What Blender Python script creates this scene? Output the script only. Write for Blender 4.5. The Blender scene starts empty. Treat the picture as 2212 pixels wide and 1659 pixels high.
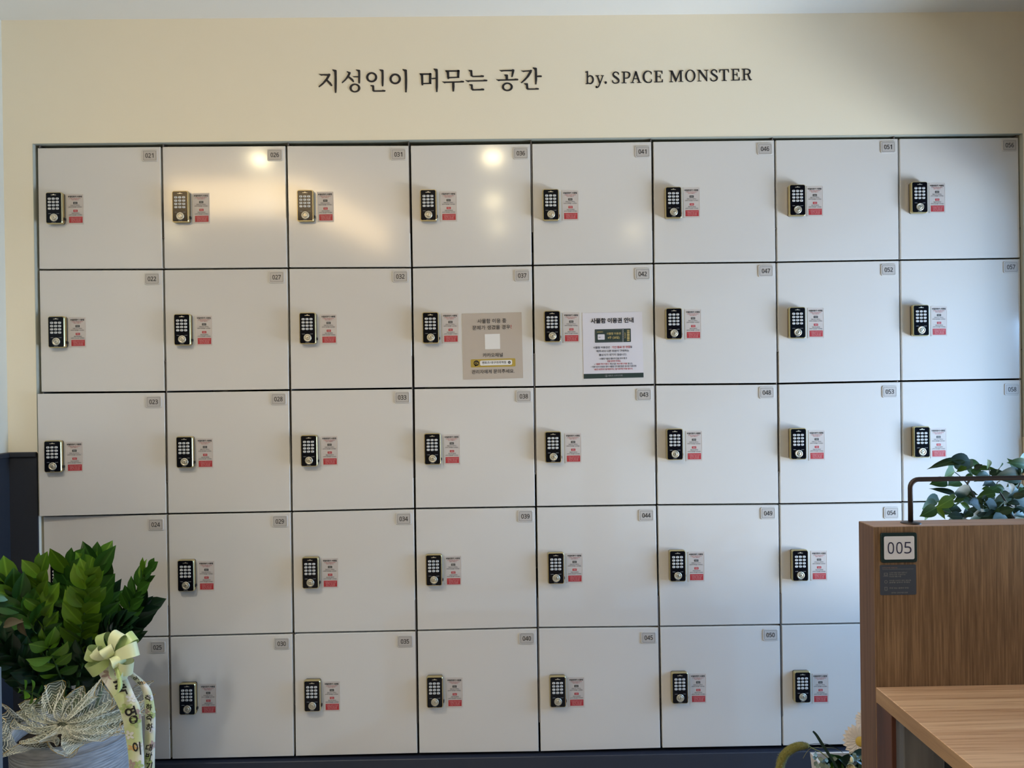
import bpy, bmesh, math, random
from mathutils import Vector, Matrix, Quaternion

random.seed(7)
SC = bpy.context.scene
COL = SC.collection
V = Vector

# ------------------------------------------------------------------ camera
FPX, CXP, CYP = 1662.0, 1106.0, 829.5
ZTOP = 2.0865                                   # top edge of the locker doors above the floor
M3 = Matrix(((0.9998396958, -0.0113258347, -0.0138675198),
             (-0.0139143327, -0.0040649947, -0.9998949281),
             (0.0112682733, 0.9999275980, -0.0042219345)))      # rows: right, down, forward
CAM = V((-0.10273, -2.51233, ZTOP - 0.7748))
cd = bpy.data.cameras.new('camera')
cd.sensor_fit = 'HORIZONTAL'; cd.sensor_width = 36.0
cd.lens = FPX / 2212.0 * 36.0
cd.clip_start = 0.05; cd.clip_end = 60
cam = bpy.data.objects.new('camera', cd); COL.objects.link(cam)
rot = Matrix((M3[0], -M3[1], -M3[2])).transposed()
cam.matrix_world = Matrix.Translation(CAM) @ rot.to_4x4()
SC.camera = cam


def P(u, v, y=0.0):
    """a point of the photograph on the upright plane at depth y (0 = locker fronts)"""
    d = M3.transposed() @ V(((u - CXP) / FPX, (v - CYP) / FPX, 1.0))
    return CAM + d * ((y - CAM.y) / d.y)


# ------------------------------------------------------------------ world, lights, exposure
SC.view_settings.view_transform = 'Standard'
SC.view_settings.look = 'None'
SC.view_settings.gamma = 1.0
SC.view_settings.use_curve_mapping = False
SC.view_settings.exposure = 0.12
SC.cycles.use_denoising = True
SC.cycles.max_bounces = 8
SC.cycles.sample_clamp_indirect = 6.0
w = bpy.data.worlds.new('sky'); SC.world = w; w.use_nodes = True
bgn = w.node_tree.nodes['Background']
bgn.inputs['Color'].default_value = (0.38, 0.78, 1.0, 1); bgn.inputs['Strength'].default_value = 0.25


def aim(o, target):
    o.rotation_euler = (V(target) - o.location).to_track_quat('-Z', 'Y').to_euler()


def area(name, loc, target, sx, sy, power, color):
    l = bpy.data.lights.new(name, 'AREA'); l.shape = 'RECTANGLE'; l.size = sx; l.size_y = sy
    l.energy = power; l.color = color
    o = bpy.data.objects.new(name, l); COL.objects.link(o); o.location = loc; aim(o, target)
    return o


def spot(name, loc, target, power, color, angle=110, blend=0.7, radius=0.04):
    l = bpy.data.lights.new(name, 'SPOT'); l.energy = power; l.color = color
    l.spot_size = math.radians(angle); l.spot_blend = blend; l.shadow_soft_size = radius
    o = bpy.data.objects.new(name, l); COL.objects.link(o); o.location = loc; aim(o, target)
    return o


XL, XR, YB, ZC = -1.703, 1.72, -6.0, 2.495       # left wall, right wall, far wall behind the camera, ceiling
DAY = (0.44, 0.70, 1.0)
WARM = (1.0, 0.76, 0.45)
# daylight through the big window in the wall beside the lockers
pt = area('window_portal', (1.80, -1.41, 1.33), (0.0, -1.41, 1.33), 2.6, 1.7, 10, (1, 1, 1)); pt.data.cycles.is_portal = True
# light thrown up by the sunlit pavement outside that window
area('pavement_light', (4.0, -1.15, -0.15), (1.0, -0.1, 1.9), 1.0, 1.0, 145, (1.0, 0.96, 0.88))
area('pavement_light_far', (4.0, -2.0, -0.15), (0.6, -0.1, 2.1), 1.0, 1.0, 66, (0.95, 1.0, 0.84))
area('window_daylight', (2.6, -0.5, 0.9), (1.2, 0.0, 0.3), 1.0, 1.4, 92, (0.31, 0.58, 1.0))
# low veiled sun through the blind
sl = bpy.data.lights.new('sun', 'SUN'); sl.energy = 0.22; sl.angle = math.radians(0.6); sl.color = (0.36, 0.66, 1.0)
so = bpy.data.objects.new('sun', sl); COL.objects.link(so)
so.location = (4, -2, 3); so.rotation_euler = V((-1.0, 0.9, -0.43)).to_track_quat('-Z', 'Y').to_euler()


# ------------------------------------------------------------------ materials
def lin(c):
    return tuple(((x / 255) / 12.92 if x / 255 <= 0.04045 else ((x / 255 + 0.055) / 1.055) ** 2.4) for x in c)


def mat(name, rgb, rough=0.5, metal=0.0, **kw):
    m = bpy.data.materials.new(name); m.use_nodes = True
    b = m.node_tree.nodes['Principled BSDF']
    b.inputs['Base Color'].default_value = (*lin(rgb), 1)
    b.inputs['Roughness'].default_value = rough
    b.inputs['Metallic'].default_value = metal
    for k, v in kw.items():
        k2 = k.replace('_', ' ')
        b.inputs[k2].default_value = v
    return m


def nt(m):
    return m.node_tree, m.node_tree.nodes['Principled BSDF']


def add_bump(m, scale, strength, dist=0.002, stretch=(1, 1, 1), detail=3):
    t, b = nt(m)
    tc = t.nodes.new('ShaderNodeTexCoord'); mp = t.nodes.new('ShaderNodeMapping')
    n = t.nodes.new('ShaderNodeTexNoise'); bu = t.nodes.new('ShaderNodeBump')
    mp.inputs['Scale'].default_value = stretch
    n.inputs['Scale'].default_value = scale; n.inputs['Detail'].default_value = detail
    bu.inputs['Strength'].default_value = strength; bu.inputs['Distance'].default_value = dist
    t.links.new(tc.outputs['Object'], mp.inputs['Vector']); t.links.new(mp.outputs[0], n.inputs['Vector'])
    t.links.new(n.outputs['Fac'], bu.inputs['Height']); t.links.new(bu.outputs[0], b.inputs['Normal'])
    return m


def add_mottle(m, rgb_a, rgb_b, scale, stretch=(1, 1, 1), lo=0.35, hi=0.65, detail=4):
    t, b = nt(m)
    tc = t.nodes.new('ShaderNodeTexCoord'); mp = t.nodes.new('ShaderNodeMapping')
    n = t.nodes.new('ShaderNodeTexNoise'); r = t.nodes.new('ShaderNodeValToRGB')
    mp.inputs['Scale'].default_value = stretch
    n.inputs['Scale'].default_value = scale; n.inputs['Detail'].default_value = detail
    r.color_ramp.elements[0].position = lo; r.color_ramp.elements[0].color = (*lin(rgb_a), 1)
    r.color_ramp.elements[1].position = hi; r.color_ramp.elements[1].color = (*lin(rgb_b), 1)
    t.links.new(tc.outputs['Object'], mp.inputs['Vector']); t.links.new(mp.outputs[0], n.inputs['Vector'])
    t.links.new(n.outputs['Fac'], r.inputs['Fac']); t.links.new(r.outputs['Color'], b.inputs['Base Color'])
    return m


def wood(name, dark, mid, light, stretch, wave_dir='X', wscale=6.0, distort=6.0, rough=0.45, wave_mix=0.35):
    m = mat(name, mid, rough); t, b = nt(m)
    tc = t.nodes.new('ShaderNodeTexCoord'); mp = t.nodes.new('ShaderNodeMapping'); mp.inputs['Scale'].default_value = stretch
    n1 = t.nodes.new('ShaderNodeTexNoise'); n1.inputs['Scale'].default_value = 1.0; n1.inputs['Detail'].default_value = 6; n1.inputs['Roughness'].default_value = 0.62
    wv = t.nodes.new('ShaderNodeTexWave'); wv.bands_direction = wave_dir; wv.inputs['Scale'].default_value = wscale / 20
    wv.inputs['Distortion'].default_value = distort; wv.inputs['Detail'].default_value = 3; wv.inputs['Detail Scale'].default_value = 0.8
    r1 = t.nodes.new('ShaderNodeValToRGB'); r2 = t.nodes.new('ShaderNodeValToRGB')
    r1.color_ramp.elements[0].position = 0.34; r1.color_ramp.elements[0].color = (*lin(dark), 1)
    r1.color_ramp.elements[1].position = 0.66; r1.color_ramp.elements[1].color = (*lin(light), 1)
    e = r1.color_ramp.elements.new(0.5); e.color = (*lin(mid), 1)
    r2.color_ramp.elements[0].position = 0.15; r2.color_ramp.elements[0].color = (*lin(dark), 1)
    r2.color_ramp.elements[1].position = 0.6; r2.color_ramp.elements[1].color = (*lin(light), 1)
    mx = t.nodes.new('ShaderNodeMix'); mx.data_type = 'RGBA'; mx.inputs['Factor'].default_value = wave_mix
    t.links.new(tc.outputs['Object'], mp.inputs['Vector'])
    t.links.new(mp.outputs[0], n1.inputs['Vector']); t.links.new(mp.outputs[0], wv.inputs['Vector'])
    t.links.new(n1.outputs['Fac'], r1.inputs['Fac']); t.links.new(wv.outputs['Fac'], r2.inputs['Fac'])
    t.links.new(r1.outputs['Color'], mx.inputs['A']); t.links.new(r2.outputs['Color'], mx.inputs['B'])
    t.links.new(mx.outputs['Result'], b.inputs['Base Color'])
    bu = t.nodes.new('ShaderNodeBump'); bu.inputs['Strength'].default_value = 0.15; bu.inputs['Distance'].default_value = 0.001
    t.links.new(n1.outputs['Fac'], bu.inputs['Height']); t.links.new(bu.outputs[0], b.inputs['Normal'])
    return m


def leafmat(name, a, b_, rough=0.35, trans=0.4):
    """two greens mixed per leaf, paler midrib along the leaf's own length"""
    m = mat(name, a, rough); t, b = nt(m)
    oi = t.nodes.new('ShaderNodeObjectInfo'); mx = t.nodes.new('ShaderNodeMix'); mx.data_type = 'RGBA'
    mx.inputs['A'].default_value = (*lin(a), 1); mx.inputs['B'].default_value = (*lin(b_), 1)
    t.links.new(oi.outputs['Random'], mx.inputs['Factor'])
    tc = t.nodes.new('ShaderNodeTexCoord'); sp = t.nodes.new('ShaderNodeSeparateXYZ')
    t.links.new(tc.outputs['Object'], sp.inputs[0])
    ab = t.nodes.new('ShaderNodeMath'); ab.operation = 'ABSOLUTE'; t.links.new(sp.outputs['X'], ab.inputs[0])
    mr = t.nodes.new('ShaderNodeMapRange'); mr.inputs['From Min'].default_value = 0.0; mr.inputs['From Max'].default_value = 0.035
    mr.inputs['To Min'].default_value = 0.35; mr.inputs['To Max'].default_value = 0.0
    t.links.new(ab.outputs[0], mr.inputs['Value'])
    m2 = t.nodes.new('ShaderNodeMix'); m2.data_type = 'RGBA'
    m2.inputs['B'].default_value = (*lin(tuple(min(255, int(x * 1.25 + 25)) for x in b_)), 1)
    t.links.new(mr.outputs[0], m2.inputs['Factor']); t.links.new(mx.outputs['Result'], m2.inputs['A'])
    t.links.new(m2.outputs['Result'], b.inputs['Base Color'])
    b.inputs['Specular IOR Level'].default_value = trans
    return m


M = {}
M['wall'] = add_bump(mat('cream_paint', (236, 228, 208), 0.75), 240, 0.12, 0.001)
M['ceiling'] = mat('ceiling_paint', (228, 226, 220), 0.8)
M['side_wall'] = mat('pale_grey_paint', (210, 210, 200), 0.75)
M['side_dark'] = mat('taupe_panel', (72, 68, 62), 0.7)
M['dark_wall'] = mat('dark_navy_panel', (40, 44, 54), 0.6)
M['plinth'] = mat('navy_plinth', (42, 47, 62), 0.5)
M['floor'] = wood('floor_boards', (176, 170, 162), (196, 190, 182), (206, 200, 192), (3, 30, 3), 'Y')
M['white'] = add_bump(mat('white_gloss_laminate', (214, 211, 208), 0.13, IOR=1.7), 45, 0.03, 0.0008, detail=2)
M['edge'] = mat('white_edge_band', (222, 220, 216), 0.4)
M['grey_frame'] = mat('grey_laminate', (98, 92, 88), 0.6)
M['reveal'] = mat('reveal_grey_paint', (176, 178, 166), 0.6)
M['gold'] = mat('brushed_gold', (206, 190, 142), 0.34, 1.0)
M['blk'] = mat('black_gloss', (12, 13, 20), 0.12, Specular_IOR_Level=0.2)
M['blkp'] = mat('black_plastic', (22, 22, 26), 0.5)
M['key'] = mat('grey_key', (205, 206, 206), 0.35)
M['keyink'] = mat('key_ink', (70, 70, 76), 0.6)
M['steel'] = mat('satin_nickel', (206, 200, 184), 0.46, 0.85)
M['steel_dark'] = mat('nickel_dial_recess', (150, 142, 126), 0.35, 1.0)
M['legend'] = mat('pale_legend', (170, 172, 176), 0.5)
M['plate'] = mat('grey_plate', (186, 181, 177), 0.4)
M['plate_rim'] = mat('grey_plate_rim', (198, 194, 190), 0.4)
M['plate_line'] = mat('plate_line', (96, 94, 92), 0.5)
M['ink'] = mat('black_ink', (24, 22, 28), 0.6)
M['navyink'] = mat('navy_ink', (30, 34, 74), 0.6)
M['stk'] = mat('sticker_film', (196, 188, 184), 0.45)
M['stk_edge'] = mat('sticker_edge', (214, 206, 202), 0.45)
M['red'] = mat('red_print', (176, 46, 54), 0.5)
M['redtxt'] = mat('red_text', (170, 44, 44), 0.5)
M['darkbox'] = mat('charcoal_print', (66, 68, 68), 0.5)
M['whitep'] = mat('white_print', (226, 224, 222), 0.5)
M['pinkw'] = mat('pale_print', (226, 190, 190), 0.5)
M['beige'] = mat('beige_paper', (184, 172, 160), 0.6)
M['lilac'] = mat('white_paper', (212, 208, 214), 0.6)
M['yellow'] = mat('mustard_print', (176, 150, 62), 0.55)
M['dkgreen'] = mat('dark_green_print', (38, 54, 50), 0.5)
M['gprint'] = mat('gold_print', (190, 170, 110), 0.5)
M['letter'] = mat('black_letter', (18, 15, 20), 0.45)
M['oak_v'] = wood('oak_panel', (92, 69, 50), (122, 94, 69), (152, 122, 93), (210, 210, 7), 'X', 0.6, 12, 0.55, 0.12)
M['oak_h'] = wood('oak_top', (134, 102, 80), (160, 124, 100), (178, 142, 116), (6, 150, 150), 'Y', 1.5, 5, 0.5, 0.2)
M['oak_end_shaded'] = wood('oak_end_shaded', (78, 53, 39), (98, 69, 51), (112, 82, 62), (120, 120, 4), 'Y', 1.5, 5, 0.5, 0.15)  # same oak as the panel, darkened: shade of the end face put into its colour
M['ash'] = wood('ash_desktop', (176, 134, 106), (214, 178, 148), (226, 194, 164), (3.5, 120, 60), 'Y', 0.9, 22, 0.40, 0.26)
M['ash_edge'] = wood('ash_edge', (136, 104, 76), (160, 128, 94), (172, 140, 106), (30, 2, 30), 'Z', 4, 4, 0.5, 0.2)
M['mahog'] = wood('dark_leg_wood', (60, 34, 28), (82, 48, 38), (92, 56, 44), (30, 30, 2), 'X', 4, 4, 0.5, 0.2)
M['greywood'] = wood('grey_wood', (78, 80, 86), (98, 99, 104), (110, 110, 114), (26, 26, 2), 'X', 4, 3, 0.55, 0.2)
M['bronze'] = mat('dark_bronze', (66, 58, 58), 0.42, 0.55)
M['signgreen'] = mat('bottle_green_plastic', (20, 44, 48), 0.35)
M['signwhite'] = mat('sign_white', (222, 224, 238), 0.4)
M['slate'] = mat('slate_sticker', (62, 70, 88), 0.5)
M['slatetxt'] = mat('slate_text', (140, 142, 146), 0.5)
M['slatered'] = mat('slate_heading', (140, 116, 112), 0.5)
M['soil'] = add_bump(mat('soil', (42, 34, 28), 0.95), 90, 0.8, 0.01)
M['pot'] = add_mottle(add_bump(mat('grey_stoneware', (170, 176, 186), 0.6), 30, 0.5, 0.002, (1, 1, 9)), (150, 156, 166), (186, 192, 200), 26, (1, 1, 10))
M['potw'] = add_bump(mat('pale_planter', (196, 192, 188), 0.7), 120, 0.3)
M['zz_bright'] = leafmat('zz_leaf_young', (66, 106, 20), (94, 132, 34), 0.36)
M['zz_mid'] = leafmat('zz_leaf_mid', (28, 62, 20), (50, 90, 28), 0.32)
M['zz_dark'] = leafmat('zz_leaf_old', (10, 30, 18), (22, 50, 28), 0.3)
M['zz_stem'] = mat('zz_stem', (52, 84, 40), 0.5)
M['fig'] = leafmat('shrub_leaf', (40, 74, 36), (62, 98, 46), 0.5, 0.25)
M['fig_light'] = leafmat('shrub_leaf_young', (84, 122, 46), (102, 138, 56), 0.5, 0.25)
M['fig_dark'] = leafmat('shrub_leaf_old', (26, 48, 36), (42, 68, 46), 0.48, 0.25)
M['twig'] = mat('twig', (70, 76, 78), 0.7)
M['wither'] = mat('withered_leaf', (84, 78, 60), 0.7)
M['thread'] = mat('ivory_thread', (236, 236, 224), 0.5)
M['goldthread'] = mat('gold_thread', (206, 172, 92), 0.3, 0.8)
M['satin'] = mat('pale_green_satin', (222, 232, 190), 0.36, Sheen_Weight=0.3)
M['satin2'] = mat('mid_green_satin', (184, 208, 140), 0.36, Sheen_Weight=0.3)
M['print_rib'] = add_mottle(mat('printed_ribbon', (214, 224, 196), 0.5), (200, 216, 164), (232, 234, 232), 11, (1, 1, 1), 0.36, 0.62, 2)
M['fl_white'] = mat('print_white_flower', (226, 230, 236), 0.5)
M['fl_orange'] = mat('print_orange_flower', (214, 176, 120), 0.5)
M['fl_mauve'] = mat('print_mauve_flower', (176, 158, 160), 0.5)
M['fl_green'] = mat('print_green_flower', (172, 196, 132), 0.5)
M['petal'] = mat('white_petal', (236, 226, 220), 0.55, Subsurface_Weight=0.0)
M['disc'] = mat('yellow_disc', (206, 176, 82), 0.7)
M['cream_flower'] = mat('cream_flower', (228, 220, 186), 0.6)
M['foxtail'] = mat('foxtail_seed', (122, 118, 56), 0.8)
M['foxhair'] = mat('foxtail_bristle', (158, 156, 108), 0.8)
M['blade'] = mat('blade_green', (34, 58, 50), 0.4)
M['euc'] = leafmat('dusty_leaf', (104, 122, 108), (132, 146, 132), 0.6)
M['greyboard'] = mat('pale_grey_board', (118, 126, 134), 0.6)
M['slatmetal'] = mat('blind_slat', (128, 126, 122), 0.4)
M['pave'] = mat('pavement', (170, 168, 160), 0.9)


def veil():
    m = bpy.data.materials.new('sheer_organza'); m.use_nodes = True; t = m.node_tree
    b = t.nodes['Principled BSDF']; b.inputs['Base Color'].default_value = (*lin((186, 194, 168)), 1); b.inputs['Roughness'].default_value = 0.6
    tr = t.nodes.new('ShaderNodeBsdfTransparent'); mx = t.nodes.new('ShaderNodeMixShader'); mx.inputs['Fac'].default_value = 0.20
    t.links.new(tr.outputs[0], mx.inputs[1]); t.links.new(b.outputs[0], mx.inputs[2])
    t.links.new(mx.outputs[0], t.nodes['Material Output'].inputs['Surface'])
    return m


M['veil'] = veil()


def glow(name, rgb, strength):
    m = bpy.data.materials.new(name); m.use_nodes = True; b = m.node_tree.nodes['Principled BSDF']
    b.inputs['Emission Color'].default_value = (*rgb, 1); b.inputs['Emission Strength'].default_value = strength
    return m


M['lamp'] = glow('lamp_diffuser', (1.0, 0.84, 0.50), 170.0)
M['strip'] = glow('strip_diffuser', (1.0, 0.69, 0.33), 7.0)


# ------------------------------------------------------------------ mesh builder
class MB:
    def __init__(s):
        s.v, s.f, s.m, s.mats, s.sm = [], [], [], [], []

    def mi(s, m):
        m = M[m] if isinstance(m, str) else m
        if m not in s.mats: s.mats.append(m)
        return s.mats.index(m)

    def add(s, verts, faces, m, smooth=False):
        o = len(s.v); k = s.mi(m)
        s.v.extend([tuple(x) for x in verts])
        for f in faces:
            s.f.append([i + o for i in f]); s.m.append(k); s.sm.append(smooth)

    def loft(s, loops, m, cap0=True, cap1=True, closed=True, smooth=False):
        n = len(loops[0]); vs = [p for l in loops for p in l]; fs = []
        for a in range(len(loops) - 1):
            for i in range(n if closed else n - 1):
                j = (i + 1) % n
                fs.append((a * n + i, a * n + j, (a + 1) * n + j, (a + 1) * n + i))
        if cap0: fs.append(tuple(reversed(range(n))))
        if cap1: fs.append(tuple((len(loops) - 1) * n + i for i in range(n)))
        s.add(vs, fs, m, smooth)

    def box(s, x0, x1, y0, y1, z0, z1, m, ch=0.0):
        """axis box; ch chamfers every edge a little"""
        if ch <= 0:
            vs = [(x, y, z) for x in (x0, x1) for y in (y0, y1) for z in (z0, z1)]
            s.add(vs, [(0, 1, 3, 2), (4, 6, 7, 5), (0, 4, 5, 1), (2, 3, 7, 6), (0, 2, 6, 4), (1, 5, 7, 3)], m); return
        bm = bmesh.new()
        bmesh.ops.create_cube(bm, size=1)
        for v in bm.verts:
            v.co = V((x0 if v.co.x < 0 else x1, y0 if v.co.y < 0 else y1, z0 if v.co.z < 0 else z1))
        bmesh.ops.bevel(bm, geom=list(bm.edges), offset=ch, segments=1, affect='EDGES')
        bm.verts.index_update()
        s.add([v.co.copy() for v in bm.verts], [[v.index for v in f.verts] for f in bm.faces], m); bm.free()

    def tube(s, pts, radii, m, n=8, caps=True, smooth=True):
        if not hasattr(radii, '__len__'): radii = [radii] * len(pts)
        pts = [V(p) for p in pts]; loops = []; ref = None
        for i, p in enumerate(pts):
            t = (pts[min(i + 1, len(pts) - 1)] - pts[max(i - 1, 0)]).normalized()
            if ref is None: ref = V((0, 0, 1)) if abs(t.z) < 0.9 else V((1, 0, 0))
            a = (ref - t * ref.dot(t)).normalized(); b = t.cross(a); ref = a
            loops.append([p + (a * math.cos(k * math.tau / n) + b * math.sin(k * math.tau / n)) * radii[i] for k in range(n)])
        s.loft(loops, m, caps, caps, True, smooth)

    def lathe(s, prof, m, n=32, c=(0, 0), smooth=True, caps=(False, False)):
        loops = [[(c[0] + r * math.cos(k * math.tau / n), c[1] + r * math.sin(k * math.tau / n), z) for k in range(n)] for r, z in prof]
        s.loft(loops, m, caps[0], caps[1], True, smooth)

    def grid(s, rows, m, smooth=True):
        n = len(rows[0]); vs = [p for r in rows for p in r]
        fs = [(a * n + i, a * n + i + 1, (a + 1) * n + i + 1, (a + 1) * n + i) for a in range(len(rows) - 1) for i in range(n - 1)]
        s.add(vs, fs, m, smooth)

    def mesh(s, name):
        me = bpy.data.meshes.new(name); me.from_pydata(s.v, [], s.f)
        for m in s.mats: me.materials.append(m)
        me.polygons.foreach_set('material_index', s.m); me.polygons.foreach_set('use_smooth', s.sm)
        me.update(); return me

    def build(s, name, parent=None, loc=None):
        return link(name, s.mesh(name), parent, loc)


def link(name, me, parent=None, loc=None):
    o = bpy.data.objects.new(name, me); COL.objects.link(o)
    if parent is not None: o.parent = parent
    if loc is not None: o.location = loc
    return o


def tag(o, label=None, cat=None, group=None, kind=None):
    if label: o['label'] = label
    if cat: o['category'] = cat
    if group: o['group'] = group
    if kind: o['kind'] = kind
    return o


def empty(name, loc=(0, 0, 0)):
    o = bpy.data.objects.new(name, None); COL.objects.link(o); o.location = loc; o.empty_display_size = 0.05
    return o


def rrect(w, h, r, seg=4, cx=0, cz=0):
    """rounded rectangle as (x, z) pairs, counter-clockwise seen from the front"""
    out = []
    for qx, qz, a0 in ((1, -1, -90), (1, 1, 0), (-1, 1, 90), (-1, -1, 180)):
        for i in range(seg + 1):
            a = math.radians(a0 + 90 * i / seg)
            out.append((cx + qx * (w / 2 - r) + r * math.cos(a), cz + qz * (h / 2 - r) + r * math.sin(a)))
    return out


def plaque(mb, loop2, y0, y1, m, ch=0.0, ctr=None):
    """prism of an (x, z) outline from y0 (back) to y1 (front, smaller y), optional chamfer"""
    cx = sum(p[0] for p in loop2) / len(loop2); cz = sum(p[1] for p in loop2) / len(loop2)
    L = [[(x, y0, z) for x, z in loop2]]
    if ch > 0:
        hw = max(abs(p[0] - cx) for p in loop2); hh = max(abs(p[1] - cz) for p in loop2)
        L.append([(x, y1 + ch, z) for x, z in loop2])
        L.append([(cx + (x - cx) * (1 - ch / hw), y1, cz + (z - cz) * (1 - ch / hh)) for x, z in loop2])
    else:
        L.append([(x, y1, z) for x, z in loop2])
    mb.loft(L, m)


def disc(cx, cz, r, n=24):
    return [(cx + r * math.cos(math.tau * i / n), cz + r * math.sin(math.tau * i / n)) for i in range(n)]


# ------------------------------------------------------------------ lettering
_tc = {}
PLAIN = str.maketrans('0123456789', ''.join(chr(0x1D7E2 + k) for k in range(10)))   # plain sans digits with a flagged 1


def to_mesh(o):
    return bpy.data.meshes.new_from_object(o)


def glyphs(body, bold=0.0, res=3, space=1.0):
    key = (body, bold, res, space)
    if key in _tc: return _tc[key]
    c = bpy.data.curves.new('lettering', 'FONT'); c.body = body; c.resolution_u = res; c.offset = bold; c.space_character = space
    o = bpy.data.objects.new('lettering', c); me = to_mesh(o)
    vs = [(v.co.x, v.co.y) for v in me.vertices]; fs = [list(p.vertices) for p in me.polygons]
    bpy.data.objects.remove(o); bpy.data.curves.remove(c); bpy.data.meshes.remove(me)
    x0 = min(v[0] for v in vs); x1 = max(v[0] for v in vs); y0 = min(v[1] for v in vs); y1 = max(v[1] for v in vs)
    r = ([((x - (x0 + x1) / 2), (y - (y0 + y1) / 2)) for x, y in vs], fs, x1 - x0, y1 - y0)
    _tc[key] = r
    return r


def text(mb, body, m, fn, w, h=None, bold=0.0, res=3, space=1.0):
    """adds flat glyphs, centred, w wide (h high or in proportion); fn maps local (x, up) to a 3-D point"""
    vs, fs, gw, gh = glyphs(body, bold, res, space)
    sx = w / gw; sy = (h / gh) if h else sx
    mb.add([fn(x * sx, y * sy) for x, y in vs], fs, m)


def digits(mb, body, m, fn, w, h, bold, y0=0.0):
    """evenly spaced plain digits; the 6 is the 9 turned over"""
    step = w / (len(body) - 0.06)
    for i, ch in enumerate(body):
        vs, fs, gw, gh = glyphs(('9' if ch == '6' else ch).translate(PLAIN), bold, 4)
        k = h / gh; sg = -1 if ch == '6' else 1
        cx = (i - (len(body) - 1) / 2) * step
        mb.add([fn(cx + sg * x * k * (0.86 if gw * k > step * 0.86 else 1), y0 + sg * y * k) for x, y in vs], fs, m)


def fill(loops, res=None):
    """even-odd filled outline (list of closed loops) as flat triangles"""
    c = bpy.data.curves.new('outline', 'CURVE'); c.dimensions = '2D'; c.fill_mode = 'BOTH'
    for l in loops:
        s = c.splines.new('POLY'); s.points.add(len(l) - 1); s.use_cyclic_u = True
        for p, q in zip(s.points, l): p.co = (q[0], q[1], 0, 1)
    o = bpy.data.objects.new('outline', c); me = to_mesh(o)
    vs = [(v.co.x, v.co.y) for v in me.vertices]; fs = [list(p.vertices) for p in me.polygons]
    bpy.data.objects.remove(o); bpy.data.curves.remove(c); bpy.data.meshes.remove(me)
    return vs, fs


# ------------------------------------------------------------------ the room
def struct(mb, name, parent=None):
    return tag(mb.build(name, parent), kind='structure')


YW = -0.012                                     # face of the cream wall, lockers sit just behind it
OX0, OX1, OZ = -1.609, 1.606, ZTOP + 0.0105     # opening for the lockers
WZ = ZTOP - 0.983                               # top of the dark wainscot
b = MB()
b.box(XL - 0.1, OX0, YW, 0.45, 0, ZC + 0.1, 'wall'); b.box(OX1, XR + 0.3, YW, 0.45, 0, ZC + 0.1, 'wall')
b.box(OX0, OX1, YW, 0.45, OZ, ZC + 0.1, 'wall'); b.box(OX0, OX1, 0.42, 0.45, 0, OZ, 'wall')
struct(b, 'wall_back')
b = MB()                                         # grey painted lining of the opening
b.box(OX0 - 0.0005, OX1 + 0.0005, YW - 0.0005, 0.03, OZ - 0.0006, OZ + 0.0004, 'reveal')
b.box(OX0 - 0.0004, OX0 + 0.0006, YW - 0.0005, 0.03, WZ, OZ, 'reveal')
b.box(OX1 - 0.0006, OX1 + 0.0004, YW - 0.0005, 0.03, WZ, OZ, 'reveal')
struct(b, 'trim_1')
b = MB(); b.box(-3.4, XR + 0.3, YB - 0.1, 0.45, -0.05, 0, 'floor'); struct(b, 'floor')
b = MB(); b.box(-3.4, XR + 0.3, YB - 0.1, 0.45, ZC, ZC + 0.08, 'ceiling'); struct(b, 'ceiling')
b = MB(); b.box(XL - 0.1, XL, -1.2, 0.2, 0, ZC, 'side_wall'); b.box(-3.3, XL, -1.2, -1.1, 0, ZC, 'side_wall'); b.box(-3.4, -3.3, YB, -1.1, 0, ZC, 'side_wall'); struct(b, 'wall_left')
b = MB(); b.box(-3.4, XR + 0.3, YB - 0.1, YB, 0, ZC, 'wall'); struct(b, 'wall_rear')
# right wall with a wide window close to the lockers
WY0, WY1, WZ0, WZ1 = -2.7, -0.12, 0.42, 2.16
b = MB(); T = 0.10
b.box(XR, XR + T, WY1, 0.2, 0, ZC, 'side_dark'); b.box(XR, XR + T, YB, WY0, 0, ZC, 'side_dark')
b.box(XR, XR + T, WY0, WY1, 0, WZ0, 'side_dark'); b.box(XR, XR + T, WY0, WY1, WZ1, ZC, 'side_dark')
struct(b, 'wall_right')
b = MB()
for y in (WY1 - 0.02, (WY0 + WY1) / 2, WY0 + 0.02): b.box(XR + 0.02, XR + 0.08, y - 0.02, y + 0.02, WZ0, WZ1, 'dark_wall')
for z in (WZ0 + 0.02, WZ1 - 0.02): b.box(XR + 0.02, XR + 0.08, WY0, WY1, z - 0.02, z + 0.02, 'dark_wall')
struct(b, 'window_1')
b = MB(); b.box(XR + 0.1, 9, -8, 6, -0.25, -0.2, 'pave'); struct(b, 'ground')
# dark wainscot on both sides of the lockers and round the left wall
def wains(name, x0, x1, y0, y1):
    b = MB(); b.box(x0, x1, y0, y1, 0, WZ - 0.004, 'dark_wall')
    struct(b, name)
wains('trim_2', XL, OX0 + 0.0, YW - 0.006, YW)
wains('trim_3', OX1, XR, YW - 0.006, YW)
wains('trim_4', XL, XL + 0.006, -1.2, YW - 0.006)
def cap(name, x0, x1, y0, y1):
    b = MB(); b.box(x0, x1, y0, y1, WZ - 0.016, WZ, 'dark_wall', 0.002); struct(b, name)
cap('trim_5', XL, OX0, YW - 0.013, YW); cap('trim_6', OX1, XR, YW - 0.013, YW); cap('trim_7', XL, XL + 0.013, -1.2, YW - 0.013)
b = MB(); b.box(OX0 - 0.02, OX1 + 0.02, YW - 0.004, 0.02, 0, 0.088, 'plinth', 0.002); struct(b, 'baseboard_back')
b = MB(); b.box(OX0 + 0.001, OX1 - 0.001, 0.03, 0.41, 0.0, 0.094, 'plinth'); struct(b, 'baseboard_plinth')

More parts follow.
